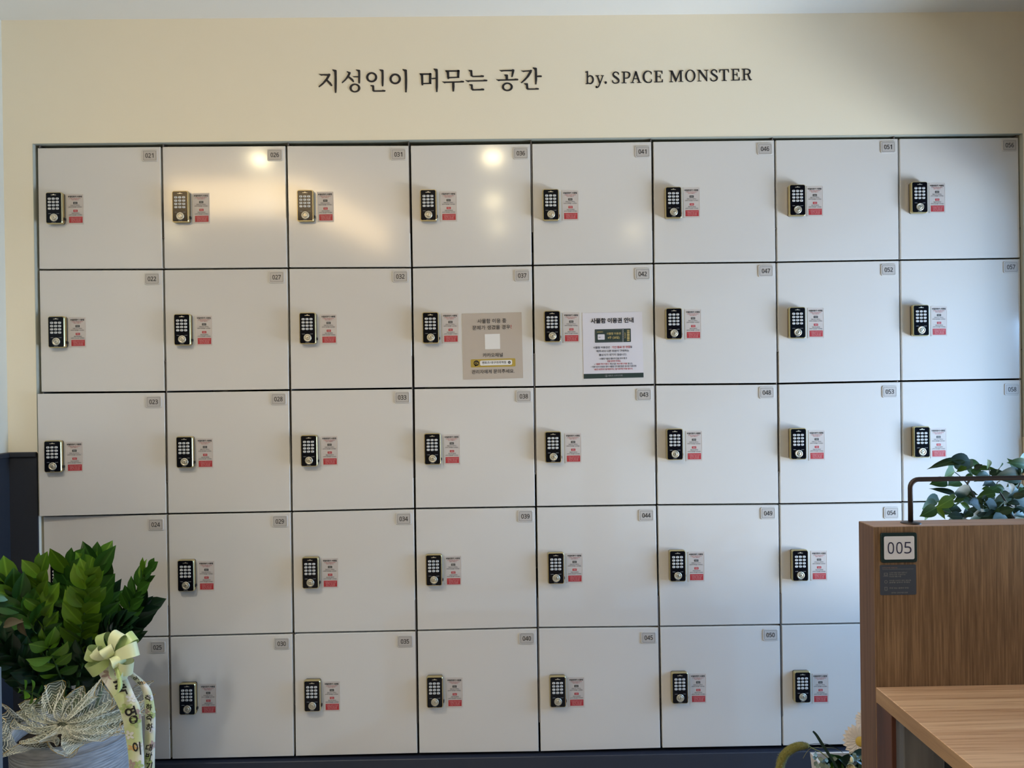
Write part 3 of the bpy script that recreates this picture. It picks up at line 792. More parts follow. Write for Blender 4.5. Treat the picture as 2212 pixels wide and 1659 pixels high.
A_ = (7.6276, (670, 140)); B_ = (7.6276, (890, 135)); C_ = (11.642, (1255, 140)); D_ = (11.06, (1435, 140))
KOR = [
    (*A_, [[(147, 153), (185, 156), (300, 153), (315, 146), (336, 156), (330, 180), (283, 255), (215, 325), (152, 372), (140, 366), (143, 352), (205, 298), (262, 225), (285, 182), (215, 176), (184, 182), (150, 160)],
           [(290, 248), (345, 298), (368, 340), (358, 352), (342, 350), (266, 264)],
           [(368, 78), (425, 85), (437, 95), (440, 250), (438, 380), (433, 455), (425, 465), (408, 462), (402, 400), (402, 200), (397, 125), (385, 105), (366, 88)]]),
    (*A_, [[(605, 108), (625, 112), (668, 125), (668, 140), (640, 200), (585, 260), (530, 305), (520, 300), (525, 290), (580, 230), (612, 180), (628, 145), (620, 130), (603, 118)],
           [(650, 193), (710, 240), (725, 272), (722, 286), (708, 287), (630, 212)],
           [(697, 185), (715, 192), (794, 188), (794, 206), (722, 207), (700, 190)],
           [(757, 80), (815, 85), (825, 95), (826, 200), (824, 290), (818, 310), (798, 308), (792, 280), (792, 130), (780, 105), (757, 90)],
           ring(738, 384, 90, 73, 52, 50)]),
    (*A_, [ring(1014, 207, 92, 83, 55, 57),
           [(1143, 78), (1200, 82), (1210, 92), (1213, 220), (1208, 340), (1200, 357), (1182, 355), (1177, 300), (1176, 130), (1166, 104), (1143, 90)],
           [(993, 338), (1040, 337), (1055, 345), (1058, 420), (1075, 424), (1180, 422), (1195, 415), (1240, 420), (1243, 432), (1233, 444), (1045, 445), (1025, 430), (1020, 362), (995, 350)]]),
    (*A_, [ring(1402, 234, 95, 88, 57, 60),
           [(1523, 73), (1585, 80), (1595, 92), (1600, 250), (1598, 370), (1590, 455), (1568, 455), (1562, 400), (1560, 200), (1555, 115), (1540, 98), (1523, 85)]]),
    (*B_, [[(122, 180), (145, 190), (185, 205), (188, 345), (186, 375), (160, 378), (153, 350), (145, 215), (125, 192)],
           [(122, 182), (285, 180), (300, 173), (321, 182), (318, 203), (150, 206)], [(280, 180), (321, 184), (318, 355), (278, 345)], [(183, 340), (318, 335), (322, 355), (183, 358)],
           [(315, 258), (330, 260), (392, 252), (392, 270), (335, 277), (318, 268)],
           [(357, 103), (415, 108), (425, 118), (428, 250), (428, 400), (420, 487), (398, 487), (390, 420), (388, 160), (375, 128), (357, 115)]]),
    (*B_, [[(548, 132), (575, 145), (612, 158), (614, 250), (608, 275), (588, 275), (578, 245), (570, 165), (550, 145)],
           [(548, 132), (745, 130), (765, 122), (785, 132), (782, 152), (570, 155)], [(742, 130), (786, 132), (778, 245), (740, 245)], [(600, 243), (775, 236), (782, 255), (600, 262)],
           [(497, 313), (520, 318), (790, 312), (810, 303), (855, 307), (861, 320), (850, 330), (560, 338), (538, 345), (505, 325)],
           [(660, 328), (700, 328), (702, 400), (692, 480), (668, 480), (660, 400)]]),
    (*B_, [[(932, 125), (985, 127), (995, 135), (998, 215), (1015, 225), (1125, 220), (1145, 212), (1183, 217), (1187, 230), (1178, 242), (1000, 243), (965, 225), (958, 155), (935, 140)],
           [(879, 294), (900, 298), (1170, 293), (1190, 284), (1238, 288), (1244, 300), (1235, 311), (950, 316), (925, 325), (890, 306)],
           [(940, 362), (990, 360), (1002, 370), (1005, 430), (1020, 442), (1130, 438), (1150, 430), (1185, 434), (1192, 446), (1183, 460), (995, 463), (972, 440), (968, 385), (945, 372)]]),
    (*B_, [[(1440, 125), (1465, 128), (1640, 122), (1660, 112), (1688, 122), (1685, 150), (1660, 235), (1648, 243), (1635, 238), (1645, 145), (1510, 146), (1475, 153), (1450, 138)],
           [(1520, 200), (1570, 200), (1582, 208), (1582, 282), (1543, 284), (1540, 230), (1522, 212)],
           [(1386, 278), (1410, 282), (1680, 276), (1700, 268), (1748, 272), (1754, 284), (1742, 296), (1450, 302), (1430, 310), (1395, 288)],
           ring(1571, 403, 91, 71, 54, 48)]),
    (*B_, [[(1797, 135), (1825, 138), (1940, 130), (1958, 120), (1980, 132), (1970, 165), (1930, 230), (1870, 295), (1805, 343), (1793, 335), (1800, 325), (1880, 240), (1925, 165), (1930, 148), (1870, 152), (1835, 160), (1805, 142)],
           [(1990, 83), (2045, 88), (2058, 97), (2062, 210), (2060, 290), (2050, 362), (2030, 362), (2025, 290), (2022, 140), (2012, 112), (1990, 97)],
           [(2058, 222), (2090, 215), (2130, 215), (2141, 228), (2133, 242), (2058, 242)],
           [(1848, 345), (1900, 343), (1912, 352), (1915, 425), (1935, 430), (2020, 430), (2045, 422), (2085, 425), (2093, 437), (2083, 448), (1905, 450), (1882, 435), (1876, 372), (1850, 355)]]),
]
LAT = [
    (*C_, [[(105, 178), (165, 160), (178, 163), (181, 470), (178, 487), (115, 487), (115, 472), (143, 468), (143, 195), (108, 192)],
           brush([(174, 318, 16), (205, 287, 26), (245, 281, 32), (283, 308, 42), (303, 370, 46), (290, 430, 44), (252, 470, 32), (212, 474, 26), (174, 458, 20)])]),
    (*C_, [[(362, 268), (460, 268), (460, 282), (432, 286), (487, 430), (478, 480), (455, 462), (395, 288), (362, 282)],
           brush([(548, 282, 26), (512, 385, 26), (470, 490, 28), (440, 550, 28), (405, 572, 26), (372, 562, 34)]), [(500, 268), (578, 268), (578, 281), (500, 282)], disc(388, 558, 24, 16)]),
    (*C_, [disc(622, 449, 31, 24)]),
    (*C_, [brush([(946, 252, 16), (940, 215, 28), (905, 189, 22), (870, 184, 24), (826, 205, 36), (809, 245, 42), (835, 290, 48), (890, 330, 52), (935, 370, 48), (950, 405, 42), (935, 443, 34), (880, 464, 24), (835, 460, 24), (803, 438, 30), (791, 390, 16)])]),
    (*C_, [[(1017, 175), (1110, 175), (1110, 190), (1105, 192), (1105, 450), (1145, 452), (1145, 465), (1020, 465), (1020, 452), (1060, 450), (1060, 192), (1017, 188)],
           brush([(1098, 183, 17), (1165, 186, 22), (1210, 212, 40), (1222, 255, 46), (1208, 300, 40), (1165, 334, 24), (1098, 338, 18)])]),
    (*C_, [[(1362, 165), (1390, 165), (1390, 205), (1308, 440), (1338, 445), (1338, 460), (1250, 460), (1250, 446), (1280, 442)],
           [(1372, 165), (1398, 165), (1490, 440), (1522, 445), (1522, 455), (1410, 458), (1410, 446), (1445, 440), (1368, 215)], [(1325, 345), (1424, 345), (1428, 362), (1320, 362)]]),
    (*C_, [brush([(1770, 242, 16), (1763, 198, 30), (1725, 170, 22), (1680, 163, 24), (1620, 187, 40), (1582, 245, 50), (1575, 310, 52), (1592, 380, 48), (1640, 433, 36), (1700, 449, 22), (1745, 438, 26), (1770, 410, 30), (1776, 366, 16)])]),
    (*C_, [[(1832, 158), (1920, 155), (1922, 435), (1960, 432), (1960, 443), (1840, 445), (1840, 432), (1870, 430), (1868, 172), (1832, 170)],
           [(1910, 155), (2048, 153), (2050, 228), (2035, 230), (2018, 172), (1910, 172)], [(1915, 292), (1982, 288), (1990, 245), (2003, 245), (2006, 345), (1992, 345), (1984, 308), (1915, 308)],
           [(1915, 428), (2020, 424), (2045, 365), (2062, 365), (2060, 440), (1915, 443)]]),
    (*D_, [[(140, 143), (198, 141), (292, 350), (278, 412), (268, 412), (150, 165)], [(358, 138), (374, 138), (378, 170), (282, 412), (268, 408), (275, 355)],
           [(358, 138), (450, 133), (450, 148), (415, 152), (418, 395), (452, 398), (452, 408), (340, 408), (340, 396), (375, 394), (372, 150)],
           [(117, 145), (165, 143), (175, 180), (176, 398), (208, 402), (208, 415), (120, 417), (120, 405), (155, 400), (155, 160), (117, 157)]]),
    (*D_, [ring(620, 265, 125, 146, 80, 128, 44)]),
    (*D_, [[(785, 125), (830, 125), (836, 150), (838, 383), (885, 385), (885, 397), (790, 398), (790, 388), (822, 383), (818, 140), (787, 138)],
           [(800, 125), (860, 123), (1022, 345), (1025, 395), (1008, 395), (822, 150)], [(955, 125), (1052, 122), (1052, 135), (1022, 138), (1024, 395), (1006, 390), (1003, 140), (957, 138)]]),
    (*D_, [brush([(1254, 188, 16), (1248, 155, 28), (1220, 127, 22), (1185, 122, 24), (1141, 140, 34), (1123, 175, 40), (1145, 215, 44), (1195, 250, 48), (1245, 285, 44), (1260, 318, 40), (1245, 360, 32), (1190, 388, 24), (1150, 384, 24), (1117, 362, 30), (1108, 320, 16)])]),
    (*D_, [[(1315, 115), (1540, 108), (1545, 185), (1530, 185), (1513, 125), (1450, 127), (1455, 370), (1492, 375), (1492, 385), (1370, 386), (1370, 376), (1408, 372), (1404, 130), (1345, 132), (1328, 188), (1313, 188)]]),
    (*D_, [[(1590, 105), (1665, 103), (1668, 370), (1700, 368), (1700, 378), (1592, 380), (1592, 370), (1630, 366), (1628, 118), (1590, 116)], [(1655, 103), (1788, 100), (1790, 172), (1775, 172), (1760, 120), (1660, 120)],
           [(1660, 232), (1728, 228), (1735, 188), (1746, 188), (1748, 282), (1737, 282), (1730, 246), (1660, 248)], [(1660, 362), (1765, 358), (1785, 300), (1802, 300), (1800, 374), (1660, 378)]]),
    (*D_, [[(1845, 102), (1930, 98), (1925, 112), (1928, 355), (1968, 358), (1968, 370), (1850, 374), (1850, 364), (1890, 358), (1885, 116), (1848, 113)],
           brush([(1915, 107, 16), (1985, 108, 20), (2032, 130, 36), (2044, 165, 38), (2030, 205, 34), (1985, 227, 20), (1915, 231, 16)]),
           [(1955, 226), (2005, 220), (2025, 250), (2065, 345), (2095, 350), (2095, 362), (2060, 372), (2030, 365), (2005, 300), (1985, 245)]]),
]
wall_sign('wall_lettering', 'large black brush style Korean lettering on the cream wall', KOR)
wall_sign('wall_lettering', 'smaller black serif Latin lettering on the cream wall', LAT)

# ------------------------------------------------------------------ study desk with its wooden screen
DF = 1.5; YF = CAM.y + DF; YBK = CAM.y + DF * 1.0437
pl = P(1887.6, 1138.7, YF); DX, DZ = pl.x, pl.z
DX1 = XR - 0.02
desk = empty('study_desk', (DX, YF, 0)); tag(desk, 'oak study desk with tall screen, pale ash top, bronze rail and 005 sign', 'desk')
DL = V((DX, YF, 0)); DW = DX1 - DX; DT = YBK - YF
b = MB(); e = 0.0012
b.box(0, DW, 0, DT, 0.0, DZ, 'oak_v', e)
mi_h, mi_e = b.mi('oak_h'), b.mi('oak_end_shaded')
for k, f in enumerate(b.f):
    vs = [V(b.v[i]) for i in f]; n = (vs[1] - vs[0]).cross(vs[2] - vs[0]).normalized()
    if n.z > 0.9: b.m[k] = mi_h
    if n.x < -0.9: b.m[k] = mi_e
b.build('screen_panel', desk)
tp = P(1892, 1484, YF).z
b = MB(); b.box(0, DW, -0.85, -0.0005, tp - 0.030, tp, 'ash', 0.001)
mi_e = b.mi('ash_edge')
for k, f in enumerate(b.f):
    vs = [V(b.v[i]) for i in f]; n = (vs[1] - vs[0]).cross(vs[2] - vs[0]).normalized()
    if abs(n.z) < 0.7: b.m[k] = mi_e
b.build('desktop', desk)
b = MB(); b.box(0.0, 0.028, -0.06, -0.001, 0, tp - 0.0305, 'mahog', 0.001); b.build('leg', desk)
b = MB(); b.box(0.0, 0.05, -0.84, -0.79, 0, tp - 0.0305, 'mahog', 0.001); b.build('leg', desk)
b = MB(); b.box(0.0285, DW, -0.014, -0.001, 0.06, tp - 0.0305, 'dark_wall'); b.build('modesty_panel', desk)
# rail
yr = YF + DT * 0.52
f0 = P(1967.2, 1128.5, yr); zr = P(1990, 1035.4, yr).z; xr0 = f0.x; R_ = 0.0048; rb = 0.017
pts = [V((xr0, yr, DZ - 0.002)), V((xr0, yr, zr - rb))]
for k in range(1, 7):
    a = k / 6 * math.pi / 2; pts.append(V((xr0 + rb - rb * math.cos(a), yr, zr - rb + rb * math.sin(a))))
xe = DX1 - 0.06
pts += [V((xe - rb, yr, zr))]
for k in range(1, 7):
    a = k / 6 * math.pi / 2; pts.append(V((xe - rb + rb * math.sin(a), yr, zr - rb + rb * math.cos(a))))
pts.append(V((xe, yr, DZ - 0.002)))
b = MB(); b.tube([p - DL for p in pts], R_, 'bronze', 14); rail = b.build('rail', desk)
for x in (xr0, xe):
    b = MB(); b.lathe([(0.0, 0.004), (0.006, 0.004), (0.0175, 0.0022), (0.0192, 0.001), (0.0192, 0.0)], 'bronze', 28, (0, 0)); b.build('flange', rail, V((x, yr, DZ)) - DL)
# number sign
def fp(u, v): return P(u, v, YF) - DL
sc_ = fp(1940, 1182.3); wv_ = (fp(1979, 1182) - fp(1901, 1182)).length; hv_ = (fp(1940, 1214.3) - fp(1940, 1150.4)).length
sg = MB(); plaque(sg, rrect(wv_, hv_, 0.004, 4), -0.0002, -0.0040, 'signgreen', 0.0008); sgo = sg.build('number_sign', desk, (sc_.x, 0, sc_.z))
b = MB(); plaque(b, rrect(wv_ * 0.835, hv_ * 0.78, 0.0028, 4), -0.0041, -0.0046, 'signwhite'); b.build('sign_face', sgo)
b = MB(); digits(b, '005', 'navyink', lambda x, y: (x, -0.0050, y), 0.0490, 0.0228, 0.0); b.build('digits', sgo)
sc_ = fp(1939.7, 1252.4); hv2 = (fp(1940, 1285) - fp(1940, 1220)).length
sg = MB(); plaque(sg, rrect(wv_, hv2, 0.0025, 3), -0.0001, -0.0006, 'slate'); sgo = sg.build('information_sticker', desk, (sc_.x, 0, sc_.z))
b = MB(); un = wv_ / 230.0
def il(body, X, Y, Wd, Ht, m='slatetxt'):
    text(b, body, m, lambda x, y: ((X - 890) * un + x, -0.0010, -(Y - 452) * un + y), Wd * un, Ht * un, 0.01, 2)
def ir(X, Y, Wd, Ht, m='slatetxt'):
    plaque(b, [((X - 890) * un + x, -(Y - 452) * un + z) for x, z in rrect(Wd * un, Ht * un, 0.0001, 1)], -0.0006, -0.0009, m)
il('스터디카페 이용안내', 836, 374, 96, 9, 'slatered'); ir(890, 384, 200, 1)
for X, Y, a, h in ((812, 408, 22, 2), (812, 421, 22, 2), (802, 414, 2, 14), (822, 414, 2, 14), (812, 427, 30, 2), (812, 497, 18, 2), (805, 508, 2, 20), (819, 508, 2, 20), (812, 517, 14, 2)): ir(X, Y, a, h)
b.add([((812 - 890 + 10 * math.cos(a) * r_) * un, -0.0010, (-(463 - 452) + 10 * math.sin(a) * r_) * un) for r_ in (1.0, 0.78) for a in [k * math.tau / 16 for k in range(16)]], [(k, (k + 1) % 16, 16 + (k + 1) % 16, 16 + k) for k in range(16)], 'slatetxt')
for s_, X, Y, wd in (('노트북 사용은 조용히 해주시고', 890, 406, 114), ('마우스와 키보드는', 886, 418, 104), ('무소음 제품 이용', 871, 430, 76), ('이어폰 소리가 새지 않도록', 902, 456, 138), ('음량을 낮추어 주세요', 899, 468, 132), ('뚜껑 있는 음료만 반입', 894, 503, 122), ('문의는 안내 데스크로', 898, 533, 104)): il(s_, X, Y, wd, 9)
b.build('print', sgo)

# grey drawer pedestal in the shadow under the desk
q0 = P(1954, 1640, YF - 0.09); q1 = P(2042, 1640, YF - 0.09)
ped = empty('drawer_pedestal', (q0.x, YF - 0.09, 0)); tag(ped, 'grey wood drawer unit in the shade below the ash desktop', 'drawer unit')
pw = q1.x - q0.x; ph = tp - 0.034
b = MB(); b.box(0, pw, 0.002, 0.07, 0.0, ph, 'greywood', 0.0015); b.build('body', ped)

# ------------------------------------------------------------------ leaves and plants
def leaf_mesh(name, m, nl=8, width=0.40, peak=0.5, tip=1.6, fold=0.18, curl=0.12, heart=0.0):
    """unit-length leaf: base at the origin, along +y, upper side +z"""
    b = MB(); rows = []
    for i in range(nl + 1):
        t = i / nl
        wd = width * 0.5 * (math.sin(math.pi * t ** (math.log(0.5) / math.log(peak))) ** 0.85 if 0 < t < 1 else 0)
        if t > 0.75: wd *= 1 - ((t - 0.75) / 0.25) ** tip * 0.55
        zc_ = -curl * t * t
        row = []
        for k in (-1, -0.5, 0, 0.5, 1):
            back = heart * (abs(k) ** 2) * (1 - t) ** 3
            row.append((k * wd, t - back, zc_ + abs(k) * wd * fold * 2))
        rows.append(row)
    b.grid(rows, m); return b.mesh(name)


ZL = {k: [leaf_mesh('leaf', 'zz_' + k, 8, wd, 0.48, 1.6, fo, cu) for wd, fo, cu in ((0.54, 0.16, 0.10), (0.48, 0.25, 0.18), (0.58, 0.10, 0.05))] for k in ('bright', 'mid', 'dark')}


def place_leaf(me, parent, origin, pos, d, nrm, length):
    d = d.normalized(); n = (nrm - d * nrm.dot(d)).normalized(); x = d.cross(n)
    o = bpy.data.objects.new('leaf', me); COL.objects.link(o); o.parent = parent
    R3 = Matrix((x, d, n)).transposed()
    o.matrix_local = Matrix.Translation(V(pos) - origin) @ R3.to_4x4() @ Matrix.Scale(length, 4)
    return o


PY = -0.36
pc = P(160, 1659, PY); PR = 0.155; PZ = 0.375
PC = V((pc.x, PY, 0))
zz = empty('potted_plant', PC); tag(zz, 'dark green leafy plant in a ridged grey stoneware pot in the corner', 'potted plant')
rs = random.Random(3)
prof = [(0.001, 0.0), (PR * 0.86, 0.0), (PR * 0.90, 0.01)]
z = 0.015
while z < PZ - 0.03:
    h = rs.uniform(0.004, 0.010); r = PR * (0.90 + 0.10 * z / PZ)
    prof += [(r, z), (r + 0.0004, z + h - 0.0016), (r - rs.uniform(0.0008, 0.0022), z + h)]; z += h + 0.0008
prof += [(PR, PZ - 0.028), (PR, PZ - 0.004), (PR - 0.004, PZ), (PR - 0.012, PZ), (PR - 0.014, PZ - 0.05)]
b = MB(); b.lathe(prof, 'pot', 72, (0, 0), True); b.build('pot', zz)
b = MB(); b.lathe([(0.002, PZ - 0.028), (0.08, PZ - 0.03), (PR - 0.0135, PZ - 0.036)], 'soil', 32); b.build('soil', zz)

STEMS = [  # base px, bend px, tip px, depth at tip, pairs, leaf px, tone, start
    ((112, 1540), (102, 1400), (86, 1228), -0.42, 9, 46, 'bright', 0.38),
    ((165, 1540), (170, 1400), (193, 1238), -0.50, 11, 50, 'bright', 0.36),
    ((185, 1540), (214, 1380), (211, 1212), -0.34, 11, 56, 'mid', 0.30),
    ((205, 1540), (255, 1350), (322, 1228), -0.34, 10, 34, 'mid', 0.42),
    ((205, 1540), (240, 1390), (304, 1318), -0.28, 8, 48, 'dark', 0.40),
    ((185, 1540), (205, 1350), (270, 1356), -0.52, 10, 44, 'dark', 0.40),
    ((130, 1540), (80, 1330), (14, 1266), -0.44, 9, 58, 'mid', 0.30),
    ((140, 1540), (142, 1370), (152, 1222), -0.36, 9, 52, 'mid', 0.30),
    ((120, 1540), (60, 1450), (10, 1400), -0.46, 8, 50, 'dark', 0.25),
    ((150, 1540), (135, 1460), (98, 1384), -0.54, 4, 46, 'bright', 0.50),
    ((120, 1532), (80, 1492), (46, 1492), -0.585, 3, 30, 'bright', 0.45),
    ((140, 1540), (70, 1420), (-10, 1340), -0.36, 8, 54, 'dark', 0.30),
    ((170, 1540), (190, 1440), (246, 1398), -0.34, 8, 46, 'dark', 0.30),
    ((150, 1540), (150, 1440), (140, 1330), -0.26, 9, 50, 'dark', 0.25),
    ((110, 1540), (70, 1450), (48, 1320), -0.28, 9, 52, 'dark', 0.25),
    ((180, 1540), (200, 1440), (232, 1300), -0.26, 9, 50, 'dark', 0.25),
    ((160, 1545), (160, 1480), (190, 1400), -0.48, 6, 46, 'dark', 0.25),
    ((135, 1545), (110, 1490), (60, 1440), -0.50, 6, 46, 'dark', 0.25),
]
rl = random.Random(11)
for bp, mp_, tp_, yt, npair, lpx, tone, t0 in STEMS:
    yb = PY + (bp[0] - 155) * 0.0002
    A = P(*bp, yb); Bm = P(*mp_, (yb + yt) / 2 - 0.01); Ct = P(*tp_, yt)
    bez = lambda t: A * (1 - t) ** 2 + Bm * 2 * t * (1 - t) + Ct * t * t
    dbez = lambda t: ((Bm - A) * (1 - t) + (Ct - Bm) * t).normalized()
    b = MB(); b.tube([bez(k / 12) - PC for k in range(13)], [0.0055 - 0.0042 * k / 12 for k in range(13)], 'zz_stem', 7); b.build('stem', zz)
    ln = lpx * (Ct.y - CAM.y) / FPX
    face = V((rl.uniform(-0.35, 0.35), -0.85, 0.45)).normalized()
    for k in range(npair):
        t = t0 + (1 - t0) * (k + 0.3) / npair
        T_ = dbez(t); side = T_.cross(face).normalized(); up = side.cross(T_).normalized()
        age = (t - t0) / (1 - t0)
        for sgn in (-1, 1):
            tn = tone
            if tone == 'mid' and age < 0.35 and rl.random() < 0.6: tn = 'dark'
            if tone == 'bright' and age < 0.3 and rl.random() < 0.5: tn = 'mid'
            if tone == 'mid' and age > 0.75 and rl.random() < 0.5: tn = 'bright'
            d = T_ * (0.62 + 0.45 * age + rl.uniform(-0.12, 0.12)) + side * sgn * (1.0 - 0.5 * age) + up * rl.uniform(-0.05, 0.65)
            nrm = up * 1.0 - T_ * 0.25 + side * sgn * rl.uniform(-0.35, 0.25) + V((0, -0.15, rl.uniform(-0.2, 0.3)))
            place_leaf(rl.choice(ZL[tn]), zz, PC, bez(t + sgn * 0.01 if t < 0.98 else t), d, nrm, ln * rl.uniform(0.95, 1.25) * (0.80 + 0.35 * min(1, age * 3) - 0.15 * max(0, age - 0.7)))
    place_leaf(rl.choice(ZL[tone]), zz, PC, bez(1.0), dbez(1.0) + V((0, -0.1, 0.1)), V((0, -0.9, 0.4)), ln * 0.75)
wl = leaf_mesh('withered_leaf', 'wither', 8, 0.5, 0.5, 1.4, 0.3, 0.4)
o = place_leaf(wl, zz, PC, P(48, 1335, -0.5), V((0.05, -0.2, -1)), V((-0.3, -1, 0.2)), 0.05); o.name = 'withered_leaf'; o['label'] = 'withered brown leaf'
o = place_leaf(wl, zz, PC, P(8, 1352, -0.5), V((0.6, -0.3, 0.3)), V((-0.1, -0.8, 0.6)), 0.055); o.name = 'withered_leaf'

# ------------------------------------------------------------------ sheer zigzag wrap round the pot
wrap = empty('mesh_wrap', PC + V((0, 0, PZ))); tag(wrap, 'ruffled sheer ivory and gold zigzag mesh wrapped round the pot rim', 'gift wrap')
WO = wrap.location.copy()
GC = P(146, 1557, -0.545)                          # the gathered knot at the front


def fan(a, s):
    """front rosette: angle a, 0..1 outwards"""
    up = math.sin(a)
    rx = 0.140 + 0.016 * math.sin(a * 5 + 1.0) + 0.014 * math.sin(a * 13)
    rz = (0.070 if up > 0 else 0.050) + 0.018 * math.sin(a * 6 + 2) + 0.010 * math.sin(a * 13 + 1)
    x = math.cos(a) * rx * s; z_ = up * rz * s
    fold = s * (0.034 * math.sin(a * 13 + 2.2 * s) + 0.016 * math.sin(a * 29 + 1 + 3 * s))
    tw = 0.020 * s * math.cos(a * 13)
    y = -0.014 * (1 - s) - 0.025 * math.sin(math.pi * s) + fold + x * x * 2.2 + (0.02 * s if up > 0 else -0.015 * s)
    return GC + V((x - tw * up, y, z_ + tw * math.cos(a) * 0.9))


def collar(a, s):
    """ring of ruffle standing all round the rim"""
    r = PR - 0.016 + s * (0.056 + 0.018 * math.sin(9 * a)) + 0.014 * s * math.sin(23 * a)
    z_ = PZ - 0.012 + s * (0.042 + 0.030 * math.sin(8 * a + 1.2) + 0.012 * math.sin(13 * a))
    return V((PC.x + r * math.cos(a), PC.y + r * math.sin(a), z_))


def ruffle(fn, n, m, threads, zig, edge=True):
    b = MB(); b.grid([[fn(k * math.tau / n, j / m) - WO for k in range(n + 1)] for j in range(m + 1)], 'veil'); b.build('sheer_cloth', wrap)
    b = MB()
    for j in range(threads):
        s0 = 0.14 + 0.84 * j / (threads - 1); amp = 0.034
        pts = [fn(k * math.tau / zig, min(1.0, max(0.02, s0 + (amp if k % 2 else -amp)))) - WO + V((0, -0.0012, 0.0004)) for k in range(zig + 1)]
        b.tube(pts, 0.00095 if j % 3 == 0 else 0.00055, 'thread', 3, False, False)
    if edge:
        pts = [fn(k * math.tau / 200, 1.0) - WO for k in range(201)]; b.tube(pts, 0.0007, 'goldthread', 4, False, False)
    tag(b.build('zigzag_thread', wrap), kind='stuff')


ruffle(fan, 300, 8, 14, 190)
ruffle(collar, 180, 5, 8, 200)
b = MB()
for k in range(14):
    a = k / 14 * math.tau; b.tube([GC - WO, GC - WO + V((0.02 * math.cos(a), -0.016, 0.014 * math.sin(a)))], [0.004, 0.001], 'veil', 5)
b.build('knot', wrap)

# ------------------------------------------------------------------ ribbons and bow
YR = -0.585
BC = P(243, 1420, YR)
bow = empty('ribbon_bow', BC); tag(bow, 'pale green satin bow with two printed congratulation ribbons on the pot plant', 'bow')


def strip_fn(left, right, ys):
    rows = smooth([(*l, *r_, y) for l, r_, y in zip(left, right, ys)], 8)
    n = len(rows) - 1
    def S(u, v, off=0.0):
        x = max(0.0, min(0.9999, v)) * n; i = int(x); f = x - i
        a = [p + (q - p) * f for p, q in zip(rows[i], rows[i + 1])]
        y = a[4] - 0.006 * math.sin(math.pi * u)
        return P(a[0] + (a[2] - a[0]) * u, a[1] + (a[3] - a[1]) * u, y - off) - BC
    return S, n


def strip(name, left, right, ys, m, parent=bow):
    S, n = strip_fn(left, right, ys)
    b = MB()
    front = [[S(k / 6, j / n) for k in range(7)] for j in range(n + 1)]; back = [[S(k / 6, j / n, -0.0007) for k in range(6, -1, -1)] for j in range(n + 1)]
    b.grid([f + g + [f[0]] for f, g in zip(front, back)], m)
    o = b.build(name, parent); return S, o


S1, t1 = strip('printed_tail', [(203, 1432), (217, 1463), (246, 1508), (262, 1545), (271, 1590), (277, 1632), (281, 1690)], [(243, 1412), (268, 1450), (290, 1500), (303, 1530), (308, 1590), (311, 1632), (313, 1690)],
               [-0.575, -0.58, -0.60, -0.605, -0.60, -0.60, -0.60], 'print_rib')
t1['label'] = 'wide printed ribbon with large black characters'
S2, t2 = strip('printed_tail', [(277, 1458), (293, 1474), (306, 1490), (312, 1520), (313, 1560), (312, 1610), (311, 1690)], [(288, 1452), (310, 1470), (326, 1490), (334, 1525), (336, 1560), (335, 1610), (334, 1690)],
               [-0.555, -0.57, -0.575, -0.575, -0.575, -0.575, -0.575], 'print_rib')
t2['label'] = 'narrow printed ribbon with a column of small black characters'
strip('plain_tail', [(238, 1425), (249, 1452), (254, 1478), (251, 1500), (245, 1503)], [(250, 1418), (260, 1450), (265, 1478), (260, 1492), (246, 1504)], [-0.60, -0.612, -0.625, -0.632, -0.634], 'satin2')
strip('plain_tail', [(256, 1440), (268, 1452), (274, 1456)], [(266, 1430), (276, 1442), (279, 1456)], [-0.585, -0.59, -0.59], 'satin2')


def on_strip(mb, S, body, m, u, v, du, dv, lean=0.25, off=0.0016, bold=0.02):
    vs, fs, gw, gh = glyphs(body, bold, 3)
    mb.add([S(u + (x / gw + lean * y / gh) * du, v - (y / gh) * dv, off) for x, y in vs], fs, m)


def bloom(mb, S, m, u, v, du, dv, pet=5, a0=0.0, off=0.0009):
    for k in range(pet):
        a = a0 + k * math.tau / pet; c_, s_ = math.cos(a), math.sin(a)
        loop = []
        for i in range(10):
            q = i / 10 * math.tau; rr = 0.55 + 0.42 * math.cos(q); tt = 0.26 * math.sin(q)
            x, y = rr * c_ - tt * s_, rr * s_ + tt * c_
            loop.append(S(min(0.985, max(0.015, u + x * du)), v + y * dv, off + 0.00003 * k))
        mb.add(loop, [tuple(range(10))], m)


b = MB()
for m_, u, v, du, dv, a0 in (('fl_mauve', 0.42, 0.16, 0.40, 0.045, 0.5), ('fl_white', 0.80, 0.37, 0.34, 0.05, 0.2), ('fl_green', 0.30, 0.45, 0.42, 0.05, 0.9), ('fl_mauve', 0.95, 0.53, 0.30, 0.04, 0.4), ('fl_green', 0.66, 0.57, 0.36, 0.045, 0.2),
                               ('fl_white', 0.22, 0.66, 0.34, 0.04, 0.7), ('fl_white', 0.86, 0.75, 0.36, 0.04, 0.3), ('fl_orange', 0.34, 0.77, 0.36, 0.032, 0.1), ('fl_mauve', 0.15, 0.89, 0.32, 0.034, 0.8), ('fl_green', 0.62, 0.89, 0.36, 0.03, 0.1),
                               ('fl_white', 0.30, 0.955, 0.40, 0.036, 0.3), ('fl_orange', 0.82, 0.955, 0.34, 0.03, 0.6)):
    bloom(b, S1, m_, u, v, du, dv, 5, a0)
on_strip(b, S1, '축', 'ink', 0.55, 0.265, 0.52, 0.115, 0.1); on_strip(b, S1, '영', 'ink', 0.50, 0.52, 0.58, 0.13, -0.1); on_strip(b, S1, '이', 'ink', 0.58, 0.77, 0.50, 0.115, 0.0)
b.build('print', t1)
b = MB()
